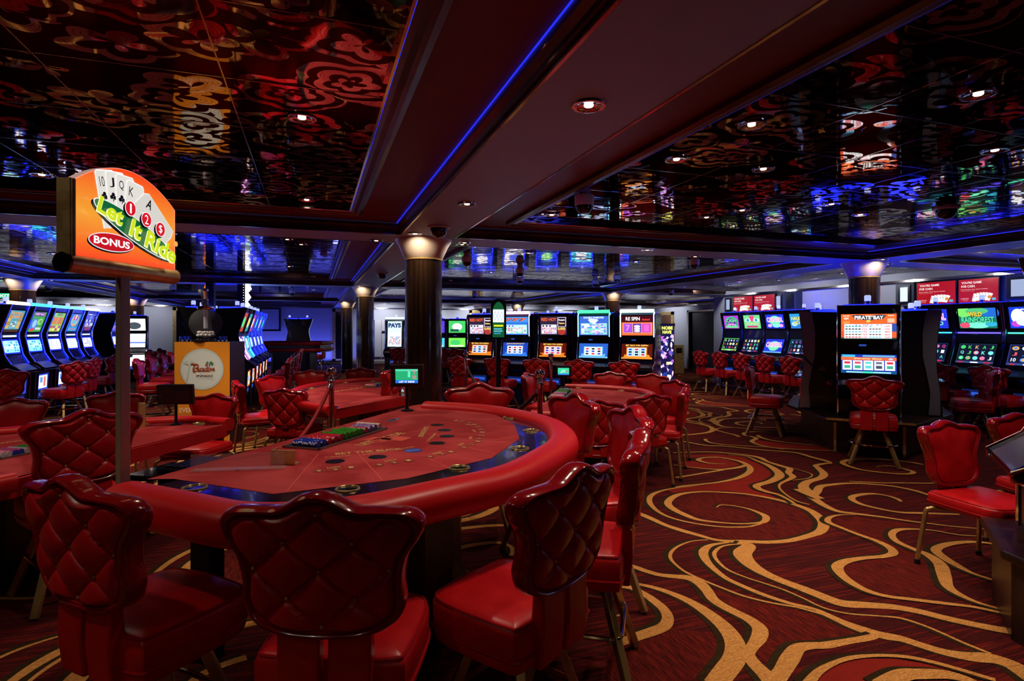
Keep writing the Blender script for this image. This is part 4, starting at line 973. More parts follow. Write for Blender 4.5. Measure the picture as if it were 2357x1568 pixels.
# --- sign over the big table
def sign():
    L0 = LF(-1.53,1.95); R0 = LF(-1.485,2.50); cx, cy_ = (L0[0]+R0[0])/2, (L0[1]+R0[1])/2
    u = Vector((R0[0]-L0[0], R0[1]-L0[1], 0)); w = u.length; u.normalize(); up = Vector((0,0,1)); n = u.cross(up)
    t = thing('game_sign', 'lit orange arched sign with five playing cards on a square brass pole', 'sign', (cx, cy_, 0), math.atan2(u.y, u.x))
    zb = 1.80; hh = .265; w -= .03
    # shield-topped board: local x along the board, viewer side is -y
    arc = [(w/2*math.cos(a)*1.0, zb+hh+.095*math.sin(a)**1.0) for a in [PI*i/24 for i in range(25)]]
    arc = [(w/2-w*i/24, zb+hh+.10*(1-((i-12)/12)**2)) for i in range(25)]
    bp = [(-w/2,zb),(w/2,zb)]+arc
    b = MB().use(mat('acrylic_edge', (.8,.5,.5), .2, emit=(1,.6,.5), es=.35)); k = len(bp)
    b.add([(x,-.018,z) for x,z in bp]+[(x,.018,z) for x,z in bp], [[(i+1)%k,i,k+i,k+(i+1)%k] for i in range(k)]+[list(range(k,2*k))]); board = b.build('board', None, t, False)
    pc = Pic(w*.985, hh+.10, 'E8521E', 1.0); pc.mb = MB(); pc.z = 0
    Hh = hh+.10; E = 'F0501C'
    # face in flat tones from orange-red to amber, cut to the arch
    def topz(x): return (hh+.098*(1-((x-.5)*2)**2))/Hh
    N = 24; cols = ['F03C14','F04A18','F05A1C','F06A20','EE7A24','EC8628','EC8628','EE7A24','F0641E','F0501A','F04416']
    m_or = MATS.get('sign_face') or mat('sign_face', (.1,.1,.1), .25); nt, Nn, L, bs = nodes(m_or)
    tc = Nn.new('ShaderNodeTexCoord'); sp = Nn.new('ShaderNodeSeparateXYZ'); cr = Nn.new('ShaderNodeValToRGB'); L.new(tc.outputs['Object'], sp.inputs[0])
    mr = Nn.new('ShaderNodeMapRange'); mr.inputs['From Min'].default_value = zb; mr.inputs['From Max'].default_value = zb+Hh; L.new(sp.outputs[2], mr.inputs[0]); L.new(mr.outputs[0], cr.inputs[0])
    e = cr.color_ramp.elements; e[0].position = 0; e[0].color = (*lin('F0401A'),1); e[1].position = 1; e[1].color = (*lin('EE3C14'),1); x = e.new(.45); x.color = (*lin('E89A30'),1)
    L.new(cr.outputs[0], bs.inputs['Emission Color']); bs.inputs['Emission Strength'].default_value = 1.0; bs.inputs['Base Color'].default_value = (.3,.05,.01,1)
    pc.mb.use(m_or)
    for i in range(N):
        a, b_ = i/N, (i+1)/N; pc.mb.add([((a-.5)*pc.w,-.5*Hh,0),((b_-.5)*pc.w,-.5*Hh,0),((b_-.5)*pc.w,(topz(b_)-.5)*Hh,0),((a-.5)*pc.w,(topz(a)-.5)*Hh,0)], [(0,1,2,3)])
    pc.z = .001
    # fan of five cards
    def card(x, y, rot, wd, hg, rank):
        def R(a, b): return (x+(a*math.cos(rot)-b*math.sin(rot))*1.0, y+(a*math.sin(rot)+b*math.cos(rot))*1.45)
        pc.poly([R(-wd-.006,-hg),R(wd+.006,-hg),R(wd+.006,hg),R(wd-.01,hg+.02),R(-wd+.01,hg+.02),R(-wd-.006,hg)], 'FFFFFF', .9)
        pc.poly([R(-wd,-hg),R(wd,-hg),R(wd,hg-.005),R(wd-.012,hg+.012),R(-wd+.012,hg+.012),R(-wd,hg-.005)], 'E4E0D8', .9)
        c = R(-wd*.45, hg*.68); pc.text(rank, c[0], c[1], .045, .10, '101018', .6, rot=rot, out=None, bold=0)
        c = R(-wd*.45, hg*.15)
        for a, b in ((0,.025),(-.016,-.005),(.016,-.005)): pc.ell(c[0]+a, c[1]+b, .015, .021, '08080C', .6, 12)
        pc.rect(c[0]-.004, c[1]-.045, c[0]+.004, c[1], '08080C', .6)
    pc.poly([(.17,.83),(.20,.86),(.34,.40),(.27,.42)], '08080A')
    for x, y, r, k in ((.29,.62,.22,'10'),(.36,.63,.12,'J'),(.43,.62,.02,'Q'),(.50,.58,-.12,'K')): card(x, y, r, .085, .19, k)
    for c_, q in (('FFFFFF', 0), ('E4E0D8', .008)): pc.poly([(.50+q,.66),(.60+q,.80-q),(.66,.81-q),(.94-q,.46),(.91-q,.37+q),(.80,.24),(.48,.40)], c_, .8)
    pc.text('A',.66,.69,.06,.11,'101018',.6,rot=-.35); pc.ell(.635,.57,.017,.024,'08080C'); pc.ell(.62,.54,.017,.024,'08080C'); pc.ell(.655,.54,.017,.024,'08080C'); pc.rect(.634,.50,.642,.56,'08080C')
    pc.ell(.45,.335,.34,.125,'060606'); pc.mb.v = pc.mb.v
    def ell_rot(x, y, a, b, rot, c): pc.poly([(x+a*math.cos(q)*math.cos(rot)-b*math.sin(q)*math.sin(rot), y+(a*math.cos(q)*math.sin(rot)+b*math.sin(q)*math.cos(rot))*1.5) for q in [2*PI*i/36 for i in range(36)]], c, .8)
    pc.mb.f = pc.mb.f[:-1]; pc.mb.m = pc.mb.m[:-1]
    ell_rot(.505,.335,.44,.085,-.34,'050505'); ell_rot(.525,.355,.44,.085,-.34,'FFFFFF'); ell_rot(.525,.355,.43,.078,-.34,'0E6A36')
    for x, y, s in ((.45,.585,'1'),(.61,.51,'2'),(.76,.44,'$')):
        pc.ell(x-.018,y-.02,.055,.082,'060606'); pc.ell(x,y,.055,.082,'FFFFFF'); pc.ell(x,y,.050,.075,'D01420'); pc.text(s, x, y, .017 if s == '1' else .04, .10, 'FFFFFF', bold=.0)
    ell_rot(.25,.17,.21,.062,.02,'050505'); ell_rot(.26,.185,.21,.062,.02,'FFFFFF'); ell_rot(.26,.185,.203,.056,.02,'D01420'); pc.text('BONUS',.26,.185,.33,.075,'FFFFFF',bold=.03)
    for s, x, y, ww, h in (('Let',.25,.50,.24,.17),('It',.49,.37,.12,.19),('Ride',.76,.235,.36,.19)):
        pc.text(s, x-.008, y-.012, ww, h, 'FFFFC8', 1, rot=-.30, bold=.06); pc.text(s, x, y, ww, h, 'C8DC18', 1, rot=-.30, bold=.03)
    pc.ell(.93,.31,.022,.03,'F8C080'); pc.ell(.93,.31,.018,.025,'E89030'); pc.text('R',.93,.31,.018,.03,'F8C080')
    f = pc.build('lit_face', t, frame_m((0,-.0185,zb+Hh/2),(1,0,0),(0,0,1)))
    # brass side post and rolled bottom bar
    MB().use(BRASS).box(-w/2-.022,-w/2,-.026,.026,zb-.01,zb+hh+.002).cyl((-w/2-.012,-.028,zb),(-w/2-.012,-.028,zb+hh),.008,10).build('side_post', None, t, False, .003)
    MB().use(BRASS).cyl((-w/2-.02,0,zb-.022),(w/2+.015,0,zb-.022),.033,24).build('bottom_bar', None, t)
    MB().use(GBLACK).cyl((-w/2-.028,0,zb-.022),(-w/2-.018,0,zb-.022),.036,8).build('end_cap', None, t, False)
    q = LF((284-CX)/F*2.21, 2.21); dv = Vector((q[0]-cx, q[1]-cy_, 0)); lx = dv.dot(u); ly = dv.dot(Vector((-u.y,u.x,0)))
    p = MB().use(mat('brushed_brass_pole', (.60,.53,.36), .36, .55)); r = .018
    p.M = Matrix.Translation((lx, 0, 0)) @ Matrix.Rotation(ang(.55,1)-math.atan2(u.y,u.x)+.0, 4, 'Z'); p.box(-r,r,-r,r,0,zb-.02)
    p.build('pole', None, t, False, .002)
sign()

# --- rope posts
def post(px, py, d, label, first=[None]):
    x, y = LF((px-CX)/F*d, d)
    z = H-(py-HY)/F*d
    if first[0] is None:
        t = thing('rope_post', label, 'rope post', (x,y,0)); first[0] = t
        MB().use(CHROME).lathe([(.16,0),(.16,.012),(.13,.03),(.05,.045),(.026,.06)], 28).build('base', None, t)
        MB().use(CHROME).lathe([(.024,.06),(.024,z-.11)], 20).build('shaft', None, t)
        MB().use(CHROME).lathe([(.024,z-.11),(.034,z-.105),(.034,z-.085),(.022,z-.075),(.018,z-.06),(.028,z-.055),(.018,z-.045)], 20).build('collar', None, t)
        MB().use(CHROME).sphere((0,0,z),.043,24,16).build('ball_finial', None, t); return (x,y,z)
    dup(first[0], (x,y,0), 0, label); return (x,y,z)
a = post(763,855,5.3,'chrome ball-topped rope post left of the nearest column, red rope hanging')
b = post(1243,870,5.0,'chrome ball-topped rope post between the big table and purple-lit table')
c = post(1073,829,8.9,'small chrome rope post before the first two facing slot machines')
d_ = post(1268,835,8.4,'chrome rope post standing left of the small green-pictured monitor')
ROPE = mat('red_velvet_rope', (.30,.006,.008), .8)
def rope(p, q, sag, label, m=ROPE, r=.017):
    p, q = Vector(p), Vector(q); pts = [p.lerp(q, i/16)-Vector((0,0,sag*4*(i/16)*(1-i/16))) for i in range(17)]
    t = thing('velvet_rope', label, 'rope', p)
    MB().use(m).tube([x-p for x in pts[1:-1]], r, 10).build('rope_cover', None, t)
    for e in ((0,1),(16,15)): MB().use(CHROME).cyl(pts[e[0]]-p, pts[e[1]]-p, .02, 12).build('end_clip', None, t)
x, y = LF((655-CX)/F*4.6, 4.6); rope((a[0],a[1],a[2]-.10), (x, y, .56), .10, 'red velvet rope hanging from the chrome post left of the nearest column')
post_e = (x, y)
rope((b[0],b[1],b[2]-.10), (*LF(-.12,5.35), .72), .05, 'dark rope with chrome end falling left from the post behind the big table', mat('dark_rope', (.05,.008,.01), .7))
rope((c[0],c[1],c[2]-.10), (*LF((1120-CX)/F*8.2, 8.2), .62), .06, 'dark rope slanting down right from the small rope post', MATS['dark_rope'])
# ------------------------------------------------------------------ slot machines
SPEAK = mat('dark_cabinet_side', (.010,.010,.014), .3, coat=.2)
BLUECH = mat('blue_lit_chrome', (.25,.32,.75), .12, 1)  # chrome with the blue LED light put into its colour
def ledm(h, s): return emi(h, s)
PROF = {   # front line from the floor up (y forward, z) and the pieces set on its segments
 'A': [(-.02,0),(-.02,.66),(.06,.72),(.14,.80),(.13,.85),(.0,.93),(.0,.98),(-.05,1.28),(-.05,1.40),(-.04,1.80),(-.07,1.85)],
 'B': [(-.08,0),(-.02,.44),(.0,.80),(.13,.84),(.13,.875),(-.02,.98),(-.10,1.12),(-.155,1.40),(-.155,1.48),(-.03,1.87),(-.01,1.94)],
 'D': [(.02,0),(.03,.445),(-.01,.75),(-.045,1.0),(-.055,1.2),(-.035,1.5),(.0,1.76),(-.01,1.79)],
 'C': [(-.05,0),(-.02,.66),(.04,.72),(.17,.80),(.16,.84),(.02,.93),(-.12,1.32),(-.13,1.52),(-.06,1.90),(-.05,1.96)],
}
def machine(name, label, kind, w, pics, strip=None, strips=.012, top=None, body=SPEAK, depth=.52, rail=CHROME, group=None, wing=None, topper=None, cut=None, srng=(.9, 3), tglow=4):
    t = thing(name, label, 'slot machine', group=group); pr = PROF[kind]; yb = -depth; zt = pr[-1][1]
    out = pr+[(yb, zt-.02),(yb, 0)]; z0 = cut or 0
    if cut: out = [(y, z) for y, z in pr if z >= cut]; out = [(out[0][0], cut)]+out+[(yb, zt-.02),(yb, cut)]
    w2 = w/2
    MB().use(body).prism_x(out, -w2+.012, w2-.012).build('cabinet', None, t, False)
    fr = [p for p in pr if p[1] >= z0+.02]; fr = [(fr[0][0], z0+.02)]+fr
    for sx in (-1, 1):
        x = sx*(w2-.004)
        r = MB().use(rail).tube([(x, y+.008, z) for y, z in fr], .012, 6).build('side_rail', None, t)
        if strip:
            up = [(y, z) for y, z in fr if srng[0] < z < srng[1]]
            MB().use(strip).tube([(x-sx*.020, y+.014, z) for y, z in up], strips*.6, 6).build('light_strip', None, t)
    if wing:
        o = [(y+.01, z) for y, z in fr]; o = o+[(y-.13-.03*math.sin(i), z) for i, (y, z) in enumerate(o[::-1])]
        for sx in (-1, 1): MB().use(wing).prism_x(o, sx*w2, sx*(w2+.012)).build('side_trim', None, t, False)
    for (zl, zh, inset, pc, nm) in pics:
        def yz(z):
            for i in range(len(pr)-1):
                if pr[i][1] <= z <= pr[i+1][1]: k = (z-pr[i][1])/max(1e-6, pr[i+1][1]-pr[i][1]); return pr[i][0]+k*(pr[i+1][0]-pr[i][0])
            return pr[-1][0]
        y0, y1 = yz(zl), yz(zh); L_ = math.hypot(y1-y0, zh-zl); ww = w-2*inset
        M = frame_m((0,(y0+y1)/2,(zl+zh)/2), (-1,0,0), (0,y1-y0,zh-zl))
        f = MB().use(GBLACK); a, b = ww/2, L_/2; g = .016
        for q in ((-a-g,a+g,b,b+g),(-a-g,a+g,-b-g,-b),(-a-g,-a,-b,b),(a,a+g,-b,b)): f.box(q[0],q[1],q[2],q[3],-.004,.012)
        f.v = [tuple(M @ Vector(p)) for p in f.v]; fo = f.build('screen_frame', None, t, False)
        p = pc(ww, L_); p.build(nm, fo, M @ Matrix.Translation((0,0,.001)))
    if kind == 'A': zz, y0 = .86, .125
    elif kind == 'D': zz, y0 = .90, .06
    elif kind == 'B': zz, y0 = .885, .11
    else: zz, y0 = .85, .15
    d = MB().use(GBLACK).box(-w2+.02, w2-.02, y0-.14, y0+.02, zz-.035, zz-.012); dk = d.build('button_deck', None, t, False)
    bt = MB()
    for i in range(5): bt.use(emi('C8D8FF', .5) if i % 2 else emi('4060D0', .6)).box(-w2+.09+i*(w-.22)/5, -w2+.14+i*(w-.22)/5, y0-.07, y0-.03, zz-.012, zz-.004)
    bt.build('deck_buttons', None, dk, False)
    if kind == 'A' or kind == 'C':
        m = MB().use(GBLACK).box(-.12,.12,-.06,-.035+.0,1.315,1.37); m.use(emi('3858C0', .6)).box(.02,.10,-.035,-.033,1.33,1.355)
        if kind == 'A': m.build('bill_display', None, t, False)
    if z0 < .3:
        pc = Pic(w*.5,.13,'10205A',.8).rect(.1,.3,.9,.7,'3060E0'); pc.build('belly_logo', t, frame_m((0,.0,.52), (-1,0,0), (0,.0,1)) if kind != 'B' else frame_m((0,-.024,.40), (-1,0,0), (0,.1,1)))
    if tglow: MB().use(emi('1420FF', tglow)).box(-w2+.06, w2-.06, yb+.05, -.12, zt-.02, zt+.012).build('added_top_glow', None, t, False)  # added blue glow panel, tints the ceiling and its reflections
    c = MB().use(CHROME).lathe([(.045,zt-.01),(.045,zt+.02),(.030,zt+.03),(.030,zt+.05),(.040,zt+.055)], 14, (0,-.2)); sl = c.build('signal_lamp', None, t)
    MB().use(mat('lamp_glass_white', (.55,.6,.75), .15, emit=(.6,.7,1), es=.7)).lathe([(.037,zt+.055),(.037,zt+.12),(.025,zt+.13)], 14, (0,-.2)).build('lamp_glass', None, sl)
    if topper:
        h1, s_ = topper
        MB().use(emi(h1, s_)).prism_x([(-.06,zt-.005),(.02,zt+.0),(.0,zt+.045),(-.05,zt+.055)], -w2+.02, w2-.02).build('lit_topper', None, t, False)
    return t
def put(t, lat, d, hx, hy, z=0):
    x, y = LF(lat, d); t.location = (x, y, z); t.rotation_euler = (0,0,ang(hx,hy)); return t
def putw(t, x, y, fx, fy, z=0): t.location = (x,y,z); t.rotation_euler = (0,0,math.atan2(fy,fx)-PI/2); return t

# pictures on the screens
def pay(bg, bar, title, tc, tb=None, cols=('F0F0FF','C04040','4050C0'), side=None):
    def f(w, h):
        p = Pic(w, h, bg, 1.35)
        if tb: p.rect(0,.70,1,1,tb)
        x1 = .62 if side else .94
        p.text(title,(.04+x1)/2,.84,(x1-.06),.17,tc,out='301010')
        p.rect(.05,.06,x1,.56,bar)
        for i in range(3): p.ell(.12+i*.13,.49+.0*i,.055,.07,'E8E8F8'); p.ell(.12+i*.13,.49,.04,.05,bg)
        p.grid(.07,.08,x1-.02,.40,8,6,cols,.25)
        if side: p.rect(.66,.45,.97,.95,side[0]); p.rect(.68,.47,.95,.93,'200818'); p.text(side[1],.815,.80,.22,.12,'FFFFFF'); p.text(side[2],.815,.64,.2,.10,'FFE080'); p.ell(.81,.20,.15,.20,side[3]); p.text('SUPER',.81,.34,.3,.14,'F0D878',out='401008')
        return p
    return f
def reels(bg, frame, win='F4F4FF', title=None, n=3, syms=('2848C8','D02030','181830'), tcol='FFD060'):
    def f(w, h):
        p = Pic(w, h, bg, 1.35); p.rect(.0,.0,1,.10,frame)
        for i in range(26): p.poly([(random.random(),0),(random.random(),.02),(random.random(),.3)], frame, .8)
        if title: p.text(title,.5,.90,.72,.11,tcol,out='100808')
        p.rect(.17,.14,.83,.78,frame)
        wd = .62/n
        for i in range(n):
            x = .19+i*wd; p.rect(x+.01,.18,x+wd-.01,.74,win)
            for j, s in enumerate(random.sample(syms*2, 3)): p.rect(x+wd*.25,.23+j*.17,x+wd*.75,.34+j*.17,s)
        return p
    return f
def logo(bg, shapes, texts, em=1.35):
    def f(w, h):
        p = Pic(w, h, bg, em)
        for s in shapes:
            if s[0] == 'e': p.ell(*s[1:])
            elif s[0] == 'r': p.rect(*s[1:])
            elif s[0] == 'g': p.grid(*s[1:-1], s[-1])
            elif s[0] == 'p': p.poly(*s[1:])
        for x in texts: p.text(*x[:6], out=x[6] if len(x) > 6 else None)
        return p
    return f
def symgrid(bg, cols, chars='JAKQ10', nx=5, ny=3, band='203060'):
    def f(w, h):
        p = Pic(w, h, bg, 1.3); p.rect(0,0,1,.10,band); p.rect(.03,.13,.97,.96,'10142A')
        for i in range(nx):
            for j in range(ny):
                x, y = .03+.94*(i+.5)/nx, .13+.83*(j+.5)/ny; z = p.z
                if random.random() < .35: p.ell(x,y,.36*.94/nx,.34*.83/ny,random.choice(cols)); p.ell(x,y,.2*.94/nx,.2*.83/ny,random.choice(cols))
                else: p.text(random.choice(chars),x,y,.5*.94/nx,.6*.83/ny,random.choice(cols))
                p.z = z
        p.z += .0015; p.rect(.08,.02,.2,.08,'C02040').rect(.4,.02,.6,.08,'E8E8FF').rect(.75,.02,.92,.08,'C02040')
        return p
    return f

def drum(c1, c2):
    def f(w, h):
        p = Pic(w, h, '1428C0', 1.5); p.ell(.06,.5,.05,.40,'C8E8FF'); p.rect(.12,.10,.90,.90,c1); p.ell(.12,.5,.05,.40,c1); p.ell(.90,.5,.06,.40,c1)
        for i in range(5): p.rect(.13+i*.155,.10,.135+i*.155,.90,c2)
        p.grid(.14,.14,.90,.86,5,4,(c2,'F0FFFF',c2,'80C0E0'),.4); p.rect(.02,.48,.98,.52,'F0FFFF',.7); return p
    return f

# five facing machines
midG = None
base = (-.68, 11.9); v = ((2.26+.68)/4, (10.35-11.9)/4)
RH = pay('282038','D8D0E8','RED HOT','FF6030',None,('F0F0FF','C04040','4050C0'),('E0D8F0','Respin','Feature','A03028'))
specs = [
 ('dark-framed slot machine with red title, leftmost of five facing ones', RH, reels('501008','F08020','B8D8F8','BET MAX FOR RESPIN'), None, None),
 ('slot machine with pink-lit top, second of five facing ones', pay('2868C8','B0E0E8','777','FF6040','4088E0',('E8F0FF','40C090','D04060','F0F0FF')), reels('1838A0','3078E0','F8F8FF','JACKPOT',3), emi('E8F0FF',2.0), ('F0A8D0',2.2)),
 ('dark-framed slot machine with red title, in the middle of five facing ones', RH, reels('501008','F08020','D8C8E8','BET MAX FOR RESPIN'), None, None),
 ('slot machine with white diamonds and green-lit top, fourth of five facing ones', logo('3860C0',(('r',.05,.04,.95,.62,'A8D0F0'),('r',.32,.04,.42,.62,'50C8A8'),('r',.60,.04,.68,.62,'A080D8'),('g',.07,.06,.93,.58,9,7,('E8F4FF','5080D0','70D0B8','C8A0D8')),('p',[(.5,.55),(.38,.78),(.45,.84),(.62,.84),(.66,.78)],'F4F8FF'),('p',[(.4,.62),(.30,.80),(.36,.86),(.5,.86),(.52,.80)],'C8E0FF')),(('DOUBLE DIAMOND',.5,.92,.7,.10,'E8F4FF'),)), reels('2858B8','70B8F0','F8FCFF',None,3), emi('80D8FF',2.4), ('40E090',2.0)),
 ('slot machine with pink seven and white-lit top, rightmost of five facing ones', logo('3A0A14',(('r',.0,.0,1,.66,'F06838'),('r',.04,.12,.96,.62,'F8A060'),('r',.06,.14,.34,.60,'9848C8'),('r',.36,.14,.64,.60,'6038A0'),('r',.66,.14,.94,.60,'C040B0'),('e',.5,.45,.10,.07,'F8E8F8'),('e',.5,.33,.10,.06,'F0D0F0'),('e',.5,.22,.10,.05,'F8F0F8'),('r',.72,.2,.88,.54,'E060C0')),(('RE SPIN',.36,.84,.46,.18,'F8F8F8','202020'),('Action!',.78,.80,.26,.10,'FF4040'),('7',.20,.37,.14,.30,'F080E0'),('7 7',.8,.37,.1,.2,'D050B0'))), reels('501008','F09030','B0D8F8','BET MAX FOR RESPIN'), emi('D0E0FF',2.6), ('C8FFE8',2.4)),
]
for i, (lb, up, lo, st, tp) in enumerate(specs):
    mch = machine('slot_machine', lb, 'A', .66, [(1.43,1.79,.045,up,'upper_screen'),(1.0,1.27,.045,lo,'lower_screen')], strip=st, strips=.014, srng=(1.36, 1.9), topper=tp, rail=CHROME, body=NAVY if st else SPEAK)
    put(mch, base[0]+v[0]*i, base[1]+v[1]*i, -.466, -.885)
for i in range(5):                    # a further row stands behind this one and glitters in the mirrored ceiling
    mch = machine('slot_machine', 'blue-lit slot machine in the row behind the five facing machines, %s from left' % ['first','second','third','fourth','fifth','sixth'][i], 'B', .66, [(1.50,1.85,.05,logo(['3048F0','F0F0FF','2038E0','50C8F0','3040E8','C8D0FF'][i],(('e',.5,.5,.3,.3,['F0F0FF','3050F0','A0F080','F0F0FF','F08060','2030C0'][i]),),(),2.2),'upper_screen'),(1.14,1.38,.05,drum('C0D8FF','5060C0'),'reel_window')], strip=emi('2030FF',5), strips=.03, body=NAVY, topper=('3040FF',4))
    put(mch, -.9+i*.93, 16.6-i*.3, -.3, -.95)
# dark filler cabinets between them
for i in range(4):
    t = thing('cabinet_divider', 'navy divider between the %s of five facing slot machines' % ['first and second','second and third','third and fourth','fourth and fifth'][i], 'cabinet')
    MB().use(NAVY).prism_x([(-.12,0),(-.12,1.78),(-.2,1.86),(-.45,1.86),(-.45,0)], -.075, .075).build('panel', None, t, False); MB().use(BLUECH).tube([(-.07,-.11,1.80),(-.03,-.13,1.875),(.03,-.13,1.875),(.07,-.11,1.80)], .01, 6).build('arched_trim', None, t)
    put(t, base[0]+v[0]*(i+.5), base[1]+v[1]*(i+.5), -.466, -.885)
t = thing('lit_banner', 'tall narrow lit banner with yellow words, right of the five facing machines', 'banner')
pc = Pic(.24,1.15,'101038',1.7); pc.text('NOBE',.5,.94,.85,.055,'F0F060',bold=.04).text('HAVE',.48,.87,.7,.055,'F0F060',bold=.04)
for i in range(60):
    y = random.random()*.80; x = random.random(); c = random.choice(['203080','6048A8','B050C0','F0B0E8','FFF0FF','C8A0E0','F8D090','181850']) if y > .15 else random.choice(['F8F8E8','E8E0A0','FFFFFF','E8F080'])
    a = random.random()*3; pc.poly([(min(1,max(0,x+.22*random.random()*math.cos(a+k*1.257))), max(0,y+.07*random.random()*math.sin(a+k*1.257))) for k in range(5)], c)
pc.build('banner_face', t, frame_m((0,.031,1.06),(-1,0,0),(0,0,1))); MB().use(BLACK).box(-.13,.13,-.03,.03,.47,1.65).build('housing', None, t, False); MB().use(BLACK).box(-.06,.06,-.03,.03,0.02,.47).build('post', None, t, False); MB().use(BLACK).box(-.16,.16,-.15,.15,0,.02).build('foot', None, t, False)
put(t, (1536-CX)/F*11.1, 11.1, -.30, -.95)
t = thing('waste_bin', 'tall brass bin against the white wall right of the lit banner', 'bin', (*LF((1557-CX)/F*19.5, 19.5), 0)); MB().use(BRASS).box(-.2,.2,-.15,.15,.03,1.0).build('body', None, t, False); MB().use(BLACK).box(-.12,.12,-.155,-.15,.72,.9).build('opening', None, t, False)

# arched green sign on a pole before the bank
t = thing('arched_sign', 'tall black arched sign with green lit face on a black pole', 'sign')
ar = [(-.10,1.42),(.10,1.42)]+[(.10*math.cos(PI*i/14), 1.83+.11*math.sin(PI*i/14)) for i in range(15)]
m = MB().use(GBLACK); m.add([(x,-.04,z) for x,z in ar]+[(x,.04,z) for x,z in ar], [list(range(len(ar)))]+[list(range(len(ar),2*len(ar)))[::-1]]+[((i+1)%len(ar),i,len(ar)+i,len(ar)+(i+1)%len(ar)) for i in range(len(ar))]); m.build('housing', None, t, False)
pc = Pic(.15,.46,'0A3A20',1.3); pc.mb = MB(); pc.z = .0005; pc.poly([(0,0),(1,0),(1,.75),(.9,.88),(.7,.97),(.5,1),(.3,.97),(.1,.88),(0,.75)],'0C4A28'); pc.rect(.03,.42,.97,.78,'E0E8FF')
for i in range(3): pc.poly([(.08+i*.28,.60),(.21+i*.28,.74),(.34+i*.28,.60),(.21+i*.28,.46)],'5878D0'); pc.poly([(.11+i*.28,.60),(.21+i*.28,.71),(.31+i*.28,.60),(.21+i*.28,.49)],'F4F8FF')
pc.rect(.1,.30,.9,.35,'C8D020').rect(.1,.22,.8,.25,'60B8D0').rect(.1,.16,.85,.19,'60B8D0').rect(.1,.09,.7,.13,'3080A0')
pc.build('lit_face', t, frame_m((0,.041,1.67),(-1,0,0),(0,0,1)))
MB().use(BLACK).box(-.03,.03,-.03,.03,.02,1.42).build('pole', None, t, False); MB().use(BLACK).lathe([(.2,0),(.2,.02),(.05,.03)], 24).build('base', None, t)
put(t, (1147-CX)/F*7.4, 7.4, .08, -1)

# curved row at the left
def bpic(kind):
    if kind == 0: return logo('58A0B8',(('r',0,0,1,.12,'483020'),('g',.04,.15,.28,.8,1,4,('E0B050','C08838')),('g',.72,.15,.96,.8,1,4,('E0B050','C08838')),('r',.33,.2,.68,.5,'88C8D8'),('g',.36,.24,.66,.48,3,3,('E8E0C0','3878A0','B04030'))),(('Treasures',.5,.88,.7,.12,'C04830','F0D080'),('of TROY',.5,.70,.5,.13,'C04830','F0D080')),1.0)
    if kind == 1: return logo('48A048',(('e',.3,.35,.3,.3,'4880E0'),('e',.35,.4,.15,.2,'A0C8F8'),('e',.72,.5,.2,.16,'90E070'),('e',.3,.1,.12,.08,'F04030'),('r',.1,.78,.9,.98,'602878')),(('CHERRY MAGIC',.5,.88,.76,.12,'F0D0F8'),('50',.75,.5,.2,.16,'183018'),('WIN',.7,.15,.4,.13,'FFFFFF')),1.0)
    if kind == 2: return logo('98C850',(('r',.3,.84,.8,.97,'30A850'),('g',.08,.36,.94,.80,5,1,('D87830','C86828','E08838')),('g',.05,.04,.95,.32,4,2,('E0D060','A050A0','E8E8A0','D04848'))),(('$$',.6,.90,.2,.1,'E02020'),),1.0)
    if kind == 3: return logo('2880C0',(('e',.5,.62,.36,.34,'E8A030'),('e',.5,.66,.28,.26,'50C8D0'),('e',.38,.78,.08,.14,'E04030'),('e',.62,.78,.08,.14,'8040C0'),('e',.5,.82,.07,.12,'E8E040'),('r',.1,.04,.9,.24,'38A8E0')),(('7 7 7',.5,.60,.5,.12,'C02040'),('BONUS',.5,.14,.6,.12,'D04828')),1.0)
    return logo('181838',(('g',.05,.3,.95,.95,5,3,('4858A0','8890C8','D0D8F0','202050')),('r',.05,.05,.95,.24,'301828')),(('MYSTIC',.5,.30,.7,.13,'E0A850'),('NIGHTS',.5,.14,.6,.11,'C83848')),1.0)
toph = [('F8F0C0',2.2),('40D0FF',2.2),('60D0FF',2.2),('70E0FF',2.0),('E8F8F0',2.2)]
llab = ['curved blue slot machine with cream-lit top, leftmost in the left row','curved blue slot machine with green picture and cyan top, second in the left row','curved blue slot machine with orange pillars picture, third in the left row','curved blue slot machine with golden shield and gem picture, fourth in the left row','curved blue slot machine with dark picture and pale-lit top, fifth in the left row']
for i in range(5):
    c = [('90F0F8','3070C0'),('80F0F0','3878B8'),('E0D8F0','B0A8D8'),('E0D8F0','A0B0D8'),('E8E0F8','6068B0')][i]
    mch = machine('slot_machine', llab[i], 'B', .64, [(1.50,1.85,.07,bpic(i),'upper_screen'),(1.14,1.38,.05,drum(*c),'reel_window'),(.48,.76,.12,logo('2038B0',(('r',.1,.1,.9,.9,'E8F0FF'),('r',.2,.45,.45,.8,'5080E0'),('r',.55,.2,.75,.8,'D86050')) if i else (('e',.35,.5,.2,.4,'E8F0FF'),('e',.62,.5,.2,.4,'C8D8FF'),('e',.5,.4,.1,.2,'101040')),(),1.6),'belly_glass')],
        strip=emi('1828F8',5), strips=.012, topper=toph[i], rail=BLUECH, body=NAVY)
    m = MB().use(emi('C8D0FF',1.4)).box(-.2,.2,-.155,-.14,1.415,1.445); m.build('light_bar', None, mch, False)
    putw(mch, -4.5, 11.4+i*.82, 1, 0)
mch = machine('slot_machine', 'dark slot machine beyond the left curved row, beside the sign pole', 'B', .64, [(1.50,1.85,.07,bpic(4),'upper_screen'),(1.14,1.38,.05,drum('C8D8FF','6068B0'),'reel_window')], strip=emi('4050F8',1.6), body=SPEAK)
putw(mch, -4.5, 16.6, 1, 0)
